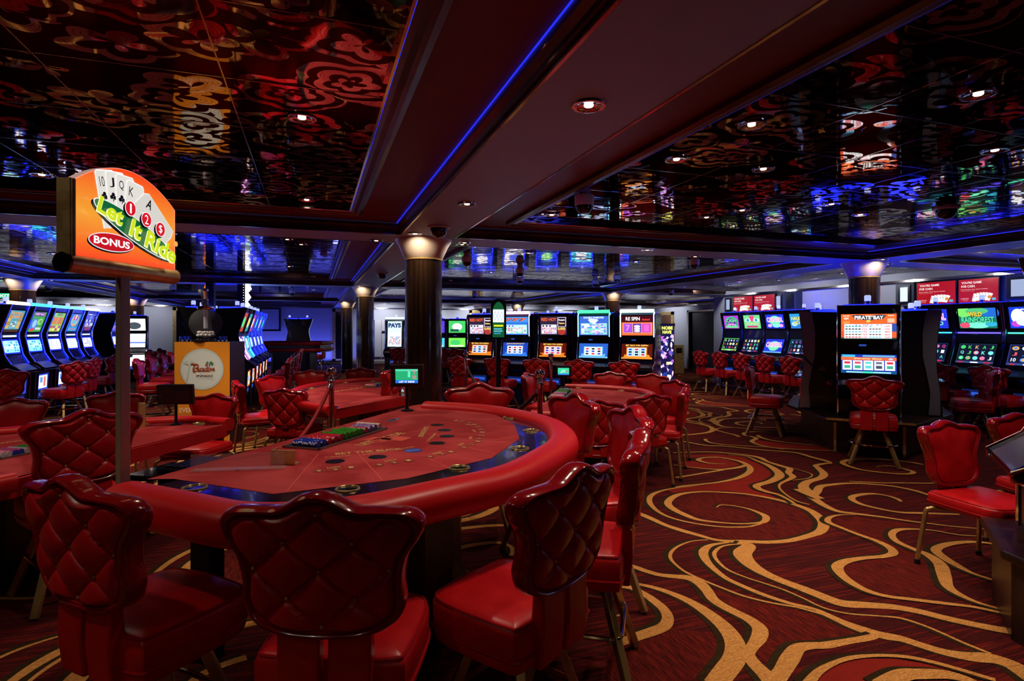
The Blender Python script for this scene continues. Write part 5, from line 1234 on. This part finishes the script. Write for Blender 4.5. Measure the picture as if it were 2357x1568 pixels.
mch = machine('slot_machine', 'far slot machine with white glowing screens between the sign pole and brown column', 'B', .66, [(1.50,1.85,.05,logo('F0E8F0',(('e',.5,.4,.3,.3,'384048'),),(),1.8),'upper_screen'),(1.0,1.40,.05,logo('F4F0FF',(('r',.0,.3,1,.4,'4060D0'),),(),1.8),'lower_screen'),(.45,.78,.06,logo('FFF8F8',(),(),1.8),'belly_glass')], body=SPEAK)
put(mch, (308-CX)/F*16.8, 16.8, .45, -.9)

# the double bank behind the orange stand: right-hand side shows blue neon edges
neon = ['F0A0F0','40B8FF','F0A0C8','60C0FF','A0B8FF','80A0FF']
rl = ['nearest','second','third','fourth','fifth','farthest']
for i in range(6):
    mch = machine('slot_machine', '%s slot machine of the neon-edged blue bank, seen from its side, facing right' % rl[i], 'B', .66, [(1.50,1.85,.05,logo(random.choice(['3040C0','B04030','2890A0']),(('e',.5,.5,.3,.3,random.choice(['F0D060','F0F0FF','40E080'])),),(),1.2),'upper_screen'),(1.14,1.38,.05,drum('C0D8FF','5060C0'),'reel_window'),(.48,.76,.08,logo('F08030',(('g',.05,.05,.95,.95,4,3,('F0E0A0','E04030','40A0F0','F0F0FF')),),(),1.3),'belly_glass')],
        strip=emi(neon[i],2.6) if i < 2 else emi('2030F8',4.0), strips=.028 if i < 2 else .014, srng=(.9, 1.42) if i < 2 else (.9, 3), rail=BLUECH, body=NAVY, topper=None)
    putw(mch, -1.15, 11.8+i*.84, 1, 0)
    if i < 4:
        m2 = machine('slot_machine', '%s machine on the dark left side of the double bank, behind the orange stand' % rl[i], 'B', .66, [(1.50,1.85,.05,logo('3040C0',(),(),1.2),'upper_screen'),(1.14,1.38,.05,drum('C0D8FF','5060C0'),'reel_window'),(.48,.76,.08,logo('2838B0',(),(),1.6),'belly_glass')], strip=emi('2838F8',4), strips=.012, rail=BLUECH)
        putw(m2, -2.28, 11.8+i*.84, -1, 0)
# tall toppers standing on that bank
t = thing('tall_sign_topper', 'tall topper sign with white glowing wavy face and bulbs above the neon slot bank', 'sign', (-1.42, 13.5, 1.92), -PI/2)
t.location.z = 2.0
MB().use(BLACK).box(-.22,.22,-.10,.05,.0,.50).build('housing', None, t, False)
m = MB().use(emi('E0F0FF',3.2)); m.prism_x([(.05,.02),(.12,.06),(.06,.14),(.13,.24),(.07,.34),(.14,.42),(.10,.52),(.05,.52)], -.20, .20); m.build('glowing_face', None, t, False)
bb = MB().use(emi('FFD890',2.5))
for i in range(9): bb.add(*_sph((.225, .02, .04+i*.055), .008, 8, 6, 1))
bb.build('edge_bulbs', None, t)
m = MB().use(emi('B8F060',1.8)); m.prism_x([(.05,-.32),(.12,-.26),(.10,-.12),(.13,-.02),(.05,-.02)], -.24, .24); m.build('green_lower_face', None, t, False)
t = thing('tall_sign_topper', 'tall topper sign with amber glowing side above the left half of the double bank', 'sign', (-2.02, 13.1, 1.945), PI/2)
MB().use(BLACK).box(-.14,.14,-.10,.05,.0,.55).build('housing', None, t, False)
MB().use(emi('E07020',1.0)).prism_x([(.05,.02),(.09,.08),(.05,.2),(.11,.34),(.05,.53)], -.13,.13).build('glowing_face', None, t, False)
# notched pair at the far blue-lit wall
for s, w_ in ((1,'right'),(-1,'left')):
    mch = machine('slot_machine', 'far dark slot machine by the blue-lit back wall, %s of a back-to-back pair' % w_, 'B', .66, [(1.50,1.85,.05,logo('A03040',(),(),1.0),'upper_screen'),(1.14,1.38,.05,drum('C0D8FF','5060C0'),'reel_window')], strip=emi('B0C0FF',1.2)); putw(mch, -.55+s*.52, 23.6, s, 0)

# right wall bank
def rp(kind):
    D = {
    0:(logo('A038C0',(('e',.5,.5,.42,.42,'28B068'),('e',.5,.5,.34,.32,'602090'),('r',.1,.04,.9,.2,'60C880')),(('CASH',.5,.62,.6,.3,'70E8A0','103020'),('SPIN',.5,.3,.5,.18,'F0B0F0'))), symgrid('50B850',('E8F0D0','F0D060','B04040','3060C0','D0F0C0'),'JAKQ',5,3,'70D060')),
    1:(logo('68C880',(('e',.25,.62,.18,.14,'E8F8F0'),('e',.75,.62,.18,.14,'E8F8F0'),('e',.25,.62,.09,.12,'2898A8'),('e',.75,.62,.09,.12,'2898A8'),('p',[(.34,.95),(.66,.95),(.58,.58),(.5,.5),(.42,.58)],'E04070'),('r',.15,.06,.8,.2,'C03878')),(('LEOPARD',.5,.34,.8,.2,'D8F0C0','104820'),)), symgrid('182038',('E04058','E8E8F0','F0D060','40C0C8','60D890'))),
    2:(logo('2030C8',(('e',.5,.55,.3,.35,'60E0A0'),('e',.2,.2,.12,.12,'D0A0F0'),('e',.8,.2,.12,.12,'F090D0'),('e',.55,.2,.2,.14,'80E0F0')),(('CARNIVAL',.5,.62,.84,.34,'E870B8','F8E8FF'),('RIO',.5,.26,.3,.2,'80F0A0'))), logo('2030C8',(('e',.5,.5,.3,.35,'60E0A0'),('r',0,0,1,.1,'60A0F0')),(('CARNIVAL',.5,.6,.84,.36,'E870B8','F8E8FF'),('RIO',.5,.26,.3,.2,'80F0A0')))),
    3:(logo('2890D8',(('r',0,0,1,.35,'2870C0'),('e',.2,.3,.15,.15,'A0D0F0'),('e',.7,.2,.2,.12,'C8E070')),(('HAUNTED',.5,.68,.86,.24,'F0E880','304010'),('HOUSE',.5,.40,.66,.24,'F0E880','304010'))), symgrid('205878',('60C0E0','E8F0F8','C03850','9060C0','203040'))),
    4:(logo('2030C8',(('e',.5,.55,.3,.35,'60E0A0'),),(('CARNIVAL',.5,.6,.84,.34,'E870B8','F8E8FF'),('RIO',.7,.26,.3,.2,'80F0A0'))), symgrid('102048',('E04098','E8E8F0','40C0C8'))),
    5:(logo('186858',(('e',.15,.8,.2,.25,'70D060'),('e',.85,.75,.22,.3,'2060C0'),('e',.5,.85,.3,.16,'48B070'),('e',.5,.15,.3,.16,'70E8C0'),('e',.15,.15,.14,.14,'E04868'),('e',.85,.2,.16,.12,'30A0C8')),(('WILD',.45,.70,.36,.22,'F0C840','703010'),('RAINFOREST',.5,.42,.86,.28,'50D8A0','104838'))), symgrid('182840',('70E0D0','E8F0FF','40C060','E87098','D0A080'),['J','A','J','Q','J','K','10','G'],5,3,'304070')),
    6:(logo('1838D0',(('e',.2,.55,.16,.36,'F0F8FF'),('e',.15,.2,.12,.14,'B040C0'),('e',.35,.3,.2,.2,'C8E0FF')),(('STARRY',.62,.78,.7,.26,'F0F8FF'),('NIGHTS',.62,.46,.66,.26,'F0F8FF'))), symgrid('283070',('E8F0FF','E0A040','5080E0','F0F0F0','E05060'),['K','10','J','C'],4,3,'304070')),
    }
    return D[kind]
def ypx(px): return yat(px, 9.9)
rls = [(1675,0,'slot machine with green and purple screen, farthest left of the wall row, nearest the doorway'),(1724,1,'slot machine with big cat eyes on its screen in the right wall row'),(1775,2,'slot machine with pink letters on deep blue in the right wall row'),(1828,3,'slot machine with yellow letters on sky blue, half hidden behind the black cabinet'),
       (2140,4,'slot machine with pink letters on blue, peeking from behind the blue curved cabinet'),(2243,5,'slot machine with green jungle screen in the right wall row, violet light bar'),(2372,6,'slot machine with white letters on starry blue, cut by the right border')]
bars = {4:'30B0C8', 5:'5848F0', 6:'40D0A0'}
for px, k, lb in rls:
    u_, l_ = rp(k)
    mch = machine('slot_machine', lb, 'C', .70, [(1.56,1.88,.075,u_,'upper_screen'),(1.0,1.31,.075,l_,'lower_screen')], rail=BLUECH, depth=.8)
    if k in bars: MB().use(emi(bars[k],3.0)).box(-.31,.31,-.13,-.112,1.475,1.495).build('light_bar', None, mch, False)
    putw(mch, 9.9, {0:11.80,1:11.08,2:10.36,3:9.64,4:6.86,5:6.14,6:5.42}[k], -1, 0)
# screens above them
def tv(label, y0, y1, z0=1.985, z1=2.41, X=10.62):
    w = abs(y1-y0)-.02; h = z1-z0; t = thing('wall_monitor', label, 'monitor', (X, (y0+y1)/2, (z0+z1)/2), PI/2)
    cs = MB().use(BLACK).box(-w/2,w/2,-.03,.03,-h/2,h/2).build('casing', None, t, False, .004); cs.rotation_euler = (-.10*0,0,0)
    p = Pic(w*.95,h*.92,'A80C18',1.0); p.text("YOU'RE GAME",.33,.86,.52,.10,'F8F0F0').text('FOR CASH.',.25,.70,.36,.10,'F8F0F0').text('Texas Holdem Cash Games Available',.40,.56,.70,.04,'E8B8B8').text('Tournaments daily',.24,.49,.36,.035,'D88888').text('CASINOS',.16,.16,.20,.07,'E8A0A0').text('at sea',.18,.08,.12,.04,'D88888')
    for i in range(6):
        a = .42+i*.075; b = .20+.04*math.sin(i*.6); r = -.25+.10*-i*.5; q = [(-.05,-.16),(.05,-.16),(.05,.16),(-.05,.16)]
        p.poly([(a+x*math.cos(r)-y*math.sin(r)*.6, b+(x*math.sin(r)+y*math.cos(r))*1.2*.9) for x, y in q],'F8F4F0'); p.text('A9876K'[i], a-.02, b+.11, .02, .06, random.choice(['101010','C01020'])); p.ell(a-.02,b+.02,.012,.02,random.choice(['101010','C01020']),1,10)
    p.ell(.80,.20,.05,.07,'D89030').rect(.86,.06,.95,.16,'60B8D0'); p.build('screen', t, frame_m((0,-.031,0),(1,0,0),(0,0,1)))
    t.rotation_euler = (0,0,-PI/2); cs.location = (0,0,0)
    MB().use(BLACK).box(-.08,.08,.03,.24,-.08,.08).build('wall_bracket', None, t, False)
    return t
ya = [yat(p, 10.62) for p in (1688,1736,1787)]; yb_ = [yat(p, 10.62) for p in (2110,2206,2305)]
tv('left of two red card-picture monitors above the farther wall slot machines', ya[0], ya[1])
tv('right of two red card-picture monitors above the farther wall slot machines', ya[1], ya[2])
tv('left of two red card-picture monitors above the nearer wall slot machines', yb_[0], yb_[1])
tv('right of two red card-picture monitors above the nearer wall slot machines', yb_[1], yb_[2])
def ctl(label, px0, px1, lit, z0=1.98, z1=2.42, X=10.7):
    y0, y1 = yat(px0, X), yat(px1, X); w = abs(y1-y0); t = thing('wall_display_box', label, 'display box', (X, (y0+y1)/2, 0), -PI/2)
    MB().use(mat('grey_speckled_box', (.045,.055,.085), .5)).box(-w/2,w/2,-.05,.14,z0,z1).build('box', None, t, False)
    MB().use(BLACK).box(-w*.32,w*.32,-.07,-.05,z0+.05,z1-.04).build('niche', None, t, False)
    if lit: MB().use(emi('B8C8F0',lit)).box(-w*.2,w*.2,-.075,-.07,z0+.09,z1-.08).build('lit_panel', None, t, False)
ctl('grey box with a dim lit panel left of the farther pair of red monitors', 1671, 1690, .7)
ctl('grey box with a lit panel just right of the farther red monitors', 1786, 1808, .8)
ctl('unlit dark box, rightmost beside the farther pair of red monitors', 1809, 1836, 0)
ctl('grey box with bright white panel left of the nearer red monitors', 2066, 2108, 1.6)
ctl('grey box with a pale panel right of the nearer red monitors', 2307, 2400, .7)

# cluster of machines round the column at right, on its plinth
def cluster(cx, cy_, hx, hy, polyw, lbl):
    t = thing('machine_plinth', lbl, 'plinth', (cx, cy_, 0), math.atan2(hy, hx)-PI/2)
    pts = [(s, a) for a, s in polyw]; pts_in = [(s*.82, a*.86) for a, s in polyw]
    MB().use(DWOOD).prism(pts_in, 0, .40).build('base', None, t, False)
    MB().use(DWOOD).prism(pts, .40, .445).build('top_slab', None, t, False, .012)
    m = MB().use(BRASS); a0 = polyw[0][0]; s0 = abs(polyw[0][1]); [MB().use(BRASS).box(q_,r_,a0-.01,a0+.004,.425,.449).build('brass_nosing', None, t, False) for q_, r_ in ((-s0,-s0+.32),(s0-.42,s0))]
    [MB().use(BRASS).box(q_,q_+.03,a0*.86,a0*.86+.008,0,.40).build('corner_strip', None, t, False) for q_ in (-s0*.82, s0*.82-.03)]
    return t
pcx, pcy = BX[3], BY[2]
ax_ = LF(-.495,-.87); sx_r = LF(.87,-.495)
cluster(pcx, pcy, *ax_, [(1.55,-.46),(1.55,.46),(.35,.97),(-1.0,.97),(-1.5,.46),(-1.5,-.46),(-1.0,-.97),(.35,-.97)], 'dark wooden plinth with brass nosing carrying the slot machines round the right column')
def pirate_up(w, h):
    p = Pic(w, h, 'E85830', 1.35); p.rect(0,.62,1,1,'E86028').rect(0,0,.5,.3,'D84828').rect(.75,.3,1,.62,'30489A').rect(0,0,1,.06,'103830')
    p.rect(.06,.03,.92,.60,'F4ECF0')
    for j in range(5):
        y = .51-.108*j
        for i in range(5): p.rect(.08+i*.06,y-.025,.125+i*.06,y+.025,['2898A0','404858','50B0C0','606050','C04848'][j])
        for i in range(4 if j else 1): p.rect(.52+i*.055,y-.022,.56+i*.055,y+.022,['50B0C0','584850','50B0C0','604840','50B0C0'][j])
        p.text(['100,000','250','175','150','120'][j],.43,y,.13 if not j else .10,.065,'D02050').text(['100','100','80','60','50'][j],.84,y,.09,.065,'C02838')
    p.text('$1 BET $2',.5,.565,.5,.045,'2868A0'); p.poly([(.2,.95),(.3,.98),(.5,.93),(.7,.98),(.82,.95),(.76,.80),(.5,.74),(.26,.80)],'383848')
    p.text('PIRATE*BAY',.51,.865,.52,.15,'FFFFFF',out='202028',bold=.03).ell(.5,.72,.04,.05,'F0C050').text('60X',.1,.83,.09,.08,'FFF0E0').text('MAX BET',.1,.93,.12,.04,'FFF0E0').text('PAYS',.9,.93,.1,.045,'FFF0E0').rect(.84,.66,.96,.82,'F0B090').rect(.04,.62,.16,.72,'F08848')
    return p
def pirate_lo(w, h):
    p = Pic(w, h, '1838A8', 1.35); p.rect(0,.70,1,.86,'E06038').rect(.02,.86,.26,.98,'40B0D0').rect(.40,.88,.97,.97,'60A0C8').rect(0,0,1,.14,'104878').text('Pirate Bay',.5,.775,.5,.09,'FFE0A0').ell(.9,.78,.04,.05,'A8C0F8')
    for i in range(5):
        x = .03+i*.192; p.rect(x,.18,x+.172,.68,'F0F4FF'); p.rect(x+.03,.26,x+.14,.42,['38A080','38A080','58C0C0','404858','38A080'][i]); p.rect(x+.03,.50,x+.14,.62,['C83040','C05060','58C0C0','606880','C83040'][i])
    p.rect(.1,.03,.9,.09,'A0E0F8').rect(.4,.02,.6,.10,'40D8A0'); return p
def at_cluster(m, a, s, fx, fy):
    x = pcx+ax_[0]*a+sx_r[0]*s; y = pcy+ax_[1]*a+sx_r[1]*s; m.location = (x, y, 0); m.rotation_euler = (0,0,math.atan2(fy, fx)-PI/2); return m
PA = 'slot machine with red and white pay table, facing the viewer on the dark plinth'
at_cluster(machine('slot_machine', PA, 'A', .67, [(1.42,1.735,.04,pirate_up,'upper_screen'),(.99,1.225,.04,pirate_lo,'lower_screen')], cut=.445, rail=CHROME, depth=.42), 1.22, 0, *ax_)
side = logo('2840C0',(('e',.5,.5,.3,.3,'E0F0FF'),),(),1.4)
ml = machine('slot_machine', 'black-sided slot machine with red ball lever at the plinth\'s left', 'D', .66, [(1.44,1.74,.05,side,'upper_screen'),(1.0,1.26,.05,drum('C0D8FF','5060C0'),'reel_window')], cut=.445, wing=STEEL, depth=.55)
at_cluster(ml, .44, -.78, -sx_r[0], -sx_r[1])
lv = MB().use(BLACK).tube([(-.345,-.05,1.16),(-.37,-.10,1.10),(-.37,-.34,.86)], .012, 8).build('lever', None, ml); MB().use(mat('red_glass_ball', (.35,.01,.015), .05, coat=1)).sphere((-.39,-.37,.82),.055,20,14).build('lever_ball', None, lv)
MB().use(CHROME).box(-.345,-.335,-.30,-.22,.98,1.06).build('side_lock', None, ml, False)
mr = machine('slot_machine', 'slot machine with curved blue-lit front edge on the plinth\'s right side', 'D', .66, [(1.44,1.74,.05,side,'upper_screen'),(1.0,1.26,.05,drum('C0D8FF','5060C0'),'reel_window'),(.50,.76,.08,logo('2038F0',(('e',.5,.5,.3,.3,'80A0FF'),),(),1.6),'belly_glass')], cut=.445, wing=STEEL, depth=.55, strip=emi('2030F8',2.2), strips=.012)
at_cluster(mr, .44, .78, sx_r[0], sx_r[1])
for s, w_ in ((-1,'left'),(1,'right')):
    m = machine('slot_machine', 'rear %s slot machine on the plinth behind the red and white pay table machine' % w_, 'D', .66, [(1.44,1.74,.05,side,'upper_screen'),(1.0,1.26,.05,drum('C0D8FF','5060C0'),'reel_window')], cut=.445, wing=STEEL, depth=.5); at_cluster(m, -.30, s*.78, s*sx_r[0], s*sx_r[1])
t = thing('cabinet_divider', 'plain black panel cabinet joining the machines on the plinth', 'cabinet', (pcx+ax_[0]*.52, pcy+ax_[1]*.52, .445), math.atan2(ax_[1], ax_[0])-PI/2)
MB().use(SPEAK).box(-.19,.19,-.28,.26,0,1.30).build('housing', None, t, False); MB().use(GBLACK).box(-.17,.17,.26,.265,.9,1.25).build('speaker_panel', None, t, False)
# near machine at the right border
x, y = LF(2.63, 2.87); fx, fy = LF(-.8, .5)
t = thing('machine_plinth', 'dark plinth with a worn top edge at the lower right border', 'plinth', (x, y, 0), math.atan2(fy, fx)-PI/2)
pq = [(.5,.15),(-.12,.15),(-.40,-.05),(-.40,-.7),(.5,-.7)]                 # (x across, y forward) about the machine's front
MB().use(DWOOD).prism([(a*.85, b*.9-.03) for a, b in pq], 0, .40).build('base', None, t, False); MB().use(DWOOD).prism(pq, .40, .445).build('top_slab', None, t, False, .012)
m = machine('slot_machine', 'black slot machine at the right border with blue starry belly glass and jutting deck', 'B', .66, [(1.50,1.85,.05,side,'upper_screen'),(1.14,1.38,.05,drum('C0D8FF','5060C0'),'reel_window'),(.50,.79,.03,logo('0818D0',(('e',.1,.3,.1,.12,'F0E0A0'),('e',.3,.9,.01,.015,'FFFFFF'),('e',.1,.8,.01,.015,'FFFFFF'),('e',.2,.6,.01,.015,'FFFFFF')),(),1.0),'belly_glass')], cut=.445, depth=.5); m.location = (x, y, 0); m.rotation_euler = (0,0,math.atan2(fy, fx)-PI/2)

# distant machines
mch = machine('slot_machine', 'distant arched-top slot machine with pale pay table, left of the nearest column', 'A', .62, [(1.0,1.78,.09,pay('C8E8E8','E8F4F4','PAYS','204080',None,('D04040','5060A0','E8F0F0')),'upper_screen')], rail=BLUECH, topper=('C8F0FF',2.2)); put(mch, (908-CX)/F*17.6, 17.6, -.1, -1)
for px, c1, c2, lb in ((1004,'5038D0','40C0E8','distant slot machine with violet screen half hidden by the nearest column'),(1052,'40C060','70E050','distant slot machine with two green screens right of the nearest column')):
    mch = machine('slot_machine', lb, 'A', .62, [(1.43,1.79,.06,logo(c1,(('e',.5,.5,.3,.3,'E8F0F0'),('r',.1,.1,.6,.3,'205040')),(),1.3),'upper_screen'),(1.0,1.27,.06,logo(c2,(('e',.4,.5,.3,.3,c1),('r',.1,.05,.9,.2,'F0F0D0')),(),1.3),'lower_screen')]); put(mch, (px-CX)/F*17.2, 17.2, .05, -1)
mch = machine('slot_machine', 'dark arch-backed machine between the two distant lit machines right of the nearest column', 'A', .5, [(1.43,1.79,.1,logo('101828',(),(),.4),'upper_screen')]); put(mch, (1028-CX)/F*18.2, 18.2, .8, -.6)

# ------------------------------------------------------------------ lotto stand
bx_, by_ = LF((465-CX)/F*7.6, 7.6); rz = ang(-.03,-1)
t = thing('lotto_stand', 'orange lotto stand with round white palm-tree logo', 'stand', (bx_, by_, 0), rz)
MB().use(mat('dark_stand_side', (.05,.012,.012), .4)).box(-.375,.375,-.40,-.004,0,1.375).build('stand_body', None, t, False)
pc = Pic(.75,1.375,'E8962A',0); OR = 'EE9428'
_n0 = len(pc.mb.v)
pc.ell(.5,.585,.405,.205,'C8781E').ell(.5,.588,.395,.200,'C2D8D6').ell(.5,.588,.36,.18,'D6E4E2')
for k in range(7):
    a = .4+k*.36; pc.poly([(.27,.62),(.27+.10*math.cos(a),.62+.055*math.sin(a)+.008),(.27+.13*math.cos(a),.62+.05*math.sin(a))],'BCCFCE')
pc.poly([(.265,.62),(.28,.62),(.24,.48),(.22,.48)],'BCCFCE')
def stroke(pts, w, c):
    q = smooth_path([(x, y, 0) for x, y in pts], 6); q = [(p.x, p.y) for p in q]; L1 = offset_path(q, w); L2 = offset_path(q, -w)
    for i in range(len(q)-1): z = pc.z; pc.poly([L1[i], L2[i], L2[i+1], L1[i+1]], c); pc.z = z
    pc.z += .0006
BRN = '9A4426'
stroke([(.30,.630),(.33,.638),(.37,.630),(.35,.60),(.34,.575),(.36,.562),(.375,.575),(.355,.60),(.36,.625),(.41,.634),(.44,.618),(.42,.600),(.38,.598)], .008, BRN)
pc.text('aradise',.575,.593,.32,.042,BRN,bold=.03)
stroke([(.57,.615),(.57,.628),(.60,.634),(.595,.618)], .006, BRN); stroke([(.38,.567),(.50,.572),(.64,.567)], .004, BRN)
stroke([(.635,.61),(.64,.63),(.645,.645)], .006, '5A3018')
for a in (.2,.9,1.6,2.3,2.9,-.5):
    pc.poly([(.645,.645),(.645+.05*math.cos(a)-.01*math.sin(a),.645+.022*math.sin(a)+.006),(.645+.085*math.cos(a),.645+.020*math.sin(a)-.006),(.645+.045*math.cos(a)+.01*math.sin(a),.645+.018*math.sin(a)-.004)],'1E7A34')
for i, (ch, c) in enumerate(zip('LOTTO', ('B02828','2868B8','287840','B05030','A8B820'))):
    x = .42+i*.062; pc.ell(x,.545,.033,.018,'404040').ell(x,.545,.030,.0165,'F4F4F0').text(ch,x,.545,.026,.017,c,bold=.05)
pc.mb.v = pc.mb.v[:_n0]+[(x_, y_+.147*pc.h, z_) for x_, y_, z_ in pc.mb.v[_n0:]]   # the round logo sits high on the panel
pc.text('YOUR NUMBER COULD COME UP',.58,.413,.60,.022,'F8E8D0').text('EVERY DAY WINS',.53,.338,.84,.045,'FFF4E4',bold=.0)
pc.build('orange_panel', t, frame_m((0,.0,.6875),(-1,0,0),(0,0,1)))
t = thing('lotto_ball_machine', 'clear lotto ball globe with tall chrome tube on top of the orange stand', 'lotto machine', (bx_+.02, by_+.15, 1.375), rz)
MB().use(GBLACK).lathe([(.17,0),(.17,.02),(.12,.03),(.10,.05)], 28).build('base', None, t)
MB().use(GLASS).sphere((0,0,.25),.205,40,24).build('globe', None, t)
tb_ = mat('clear_tube', (.8,.85,1), .12); tb_.node_tree.nodes['Principled BSDF'].inputs['Alpha'].default_value = .55; MB().use(tb_).cyl((0,0,.18),(0,0,.70),.028,20).build('ball_tube', None, t)
MB().use(CHROME).lathe([(.10,.44),(.105,.45),(.105,.475),(.05,.485),(.035,.50),(.034,.56),(.04,.565),(.04,.575),(.03,.58)], 24).lathe([(.034,.69),(.036,.70),(.034,.72),(.02,.725)], 20).build('tube_collar', None, t)
MB().use(CHROME).box(.04,.055,-.01,.01,.50,.72).box(.05,.09,-.02,.02,.66,.71).build('gauge', None, t, False)
ballm = MB().use(WHITE).sphere((0,0,0),.021,14,10); b0 = None; pos = []
random.seed(3)
for lay, (z, R, n) in enumerate(((.078,.045,5),(.086,.095,11),(.118,.03,3),(.122,.085,8))):
    for k in range(n):
        a = 2*PI*k/n+lay*.4; pos.append((R*math.cos(a), R*math.sin(a), z+random.random()*.004))
cr, sr = math.cos(rz), math.sin(rz)
for x, y, z in pos:
    loc = (bx_+.02+x*cr-y*sr, by_+.15+x*sr+y*cr, 1.375+z)
    if b0 is None: b0 = ballm.build('lotto_ball'); o = b0
    else: o = b0.copy(); C.objects.link(o)
    o.location = loc; tag(o, 'small white numbered ball lying at the bottom of the clear lotto globe', 'lotto ball', 'white balls in the lotto globe')
gl0 = None
for i, (dx, dy) in enumerate(((-.31,.06),(-.25,.05),(-.20,.08),(.24,.05),(.30,.07))):
    x, y = bx_-(dx*cr)*1+0, by_-dx*sr; loc = (bx_-dx*cr+dy*0, by_-dx*sr+.12, 1.375)
    lb = 'small blue glass on the orange stand, %s' % ['leftmost of three beside the globe','middle of three left of the globe','just left of the globe','just right of the globe','rightmost at the edge'][i]
    if gl0 is None:
        gl0 = thing('shot_glass', lb, 'glass', loc); MB().use(mat('blue_glass', (.02,.05,.7), .08, coat=.5, emit=(.02,.05,.8), es=.0)).lathe([(.020,.028),(.023,.075),(.021,.075),(.018,.03)], 16).build('cup', None, gl0); MB().use(CHROME).lathe([(.021,0),(.021,.026),(.017,.03)], 16).build('metal_foot', None, gl0)
    else: dup(gl0, loc, 0, lb, None)

# craps table far off
x, y = LF((678-CX)/F*18.0, 18.0)
t = thing('craps_table', 'long red-railed craps table before the blue-lit back wall', 'table', (x, y, 0), ang(0,1))
rr = [(-1.0,-.55),(-.85,-.7),(.85,-.7),(1.0,-.55),(1.0,.55),(.85,.7),(-.85,.7),(-1.0,.55)]
MB().use(RAIL).tube([(a,b,1.10) for a,b in rr], .06, 10, True).build('padded_rail', None, t); MB().use(DWOOD).prism([(a*.95,b*.95) for a,b in rr], .82, .86).build('bed', None, t, False)
MB().use(DWOOD).tube([(a*.97,b*.97,.94) for a,b in rr], 0, closed=True, sec=[(-.02,-.12),(.02,-.12),(.02,.12),(-.02,.12)]).build('side_wall', None, t, False); MB().use(BLACK).prism([(a*.6,b*.6) for a,b in rr], 0, .82).build('pedestal', None, t, False)
MB().use(RAIL).tube([(a*1.02,b*1.02,.90) for a,b in rr], .05, 10, True).build('lower_rail', None, t)
# dome cameras
cam0 = None
def dome(px, py, z, label):
    global cam0
    p = P(px, py, z)
    if cam0 is None:
        cam0 = thing('dome_camera', label, 'security camera', (p.x, p.y, z))
        MB().use(mat('dome_collar', (.5,.45,.47), .35)).lathe([(.105,0),(.105,-.012),(.085,-.022)], 28).build('collar', None, cam0); MB().use(GBLACK).lathe([(.080,-.018),(.078,-.05),(.060,-.085),(.03,-.10),(.001,-.104)], 28).build('dome', None, cam0)
    else: dup(cam0, (p.x, p.y, z), 0, label)
pc0 = None
def pend(px, py, label, z=ZM):
    global pc0
    p = P(px, py, z)
    if pc0 is None:
        pc0 = thing('ceiling_camera', label, 'security camera', (p.x, p.y, z))
        MB().use(WHITE).lathe([(.05,0),(.05,-.04),(.075,-.05),(.075,-.12),(.07,-.13)], 24).build('housing', None, pc0); MB().use(GBLACK).lathe([(.068,-.125),(.066,-.15),(.04,-.185),(.001,-.19)], 24).build('dome', None, pc0)
    else: dup(pc0, (p.x, p.y, z), 0, label)
dome(1010,521,ZS,'black dome camera under the mauve beam, just above the nearest column')
dome(880,628,ZS,'small black dome camera on the beam left of the nearest column')
dome(2190,598,ZM,'black dome camera on the dark ceiling above the nearer red monitors')
pend(1345,436,'hanging camera with black dome under the mirrored ceiling, right of the mauve beam')
dome(2178,478,ZM,'large black dome camera on the mirrored ceiling at right')
for px, py, l in ((1075,583,'white-collared ceiling camera right of the nearest column head'),(1197,612,'upper of two ceiling cameras above the arched green sign'),(1197,632,'lower of two ceiling cameras above the arched green sign'),(1370,640,'small ceiling camera above the fourth facing slot machine'),(1420,628,'small ceiling camera just left of the far column head'),(1598,590,'ceiling camera above the brown far door'),(1545,664,'small white ceiling camera near the far right wall'),
    (112,652,'ceiling camera right of the leftmost column'),(398,655,'ceiling camera above the lotto globe, left'),(672,664,'white ceiling camera before the blue-lit wall'),(1092,672,'small ceiling camera above the leftmost facing slot machine')): pend(px, py, l)
# framed picture and exit sign on the walls
t = thing('framed_picture', 'black-framed pale picture on the blue-lit back wall behind the neon bank', 'picture', (xat(622,26), 25.96, 1.95), 0)
MB().use(BLACK).box(-.42,.42,-.03,.0,-.5,.5).build('frame', None, t, False); MB().use(mat('pale_print', (.45,.5,.6), .6)).box(-.34,.34,-.035,-.03,-.42,.42).build('print', None, t, False)
x, y = LF((8-CX)/F*15, 15)
t = thing('exit_sign', 'small green lit exit sign under the ceiling at the far left', 'sign', (x, y, 2.43), ang(.3,-1))
MB().use(BLACK).box(-.24,.24,-.02,.02,-.09,.065).build('housing', None, t, False); pc = Pic(.44,.13,'20A870',1.4); pc.text('EXIT',.5,.5,.7,.6,'F0FFF8'); pc.build('lit_face', t, frame_m((0,.021,-.01),(-1,0,0),(0,0,1)))
# blue wash at the far wall and low glow under machine rows
def area(x, y, z, sx, sy, e, col, rot):
    d = bpy.data.lights.new('blue_wash_lamp', 'AREA'); d.shape = 'RECTANGLE'; d.size = sx; d.size_y = sy; d.energy = e; d.color = col
    o = bpy.data.objects.new('blue_wash_lamp', d); C.objects.link(o); o.location = (x,y,z); o.rotation_euler = rot; return o
area(-1.2, 25.6, .05, 5.5, .1, 130, (.10,.12,1), (PI+.25,0,0))
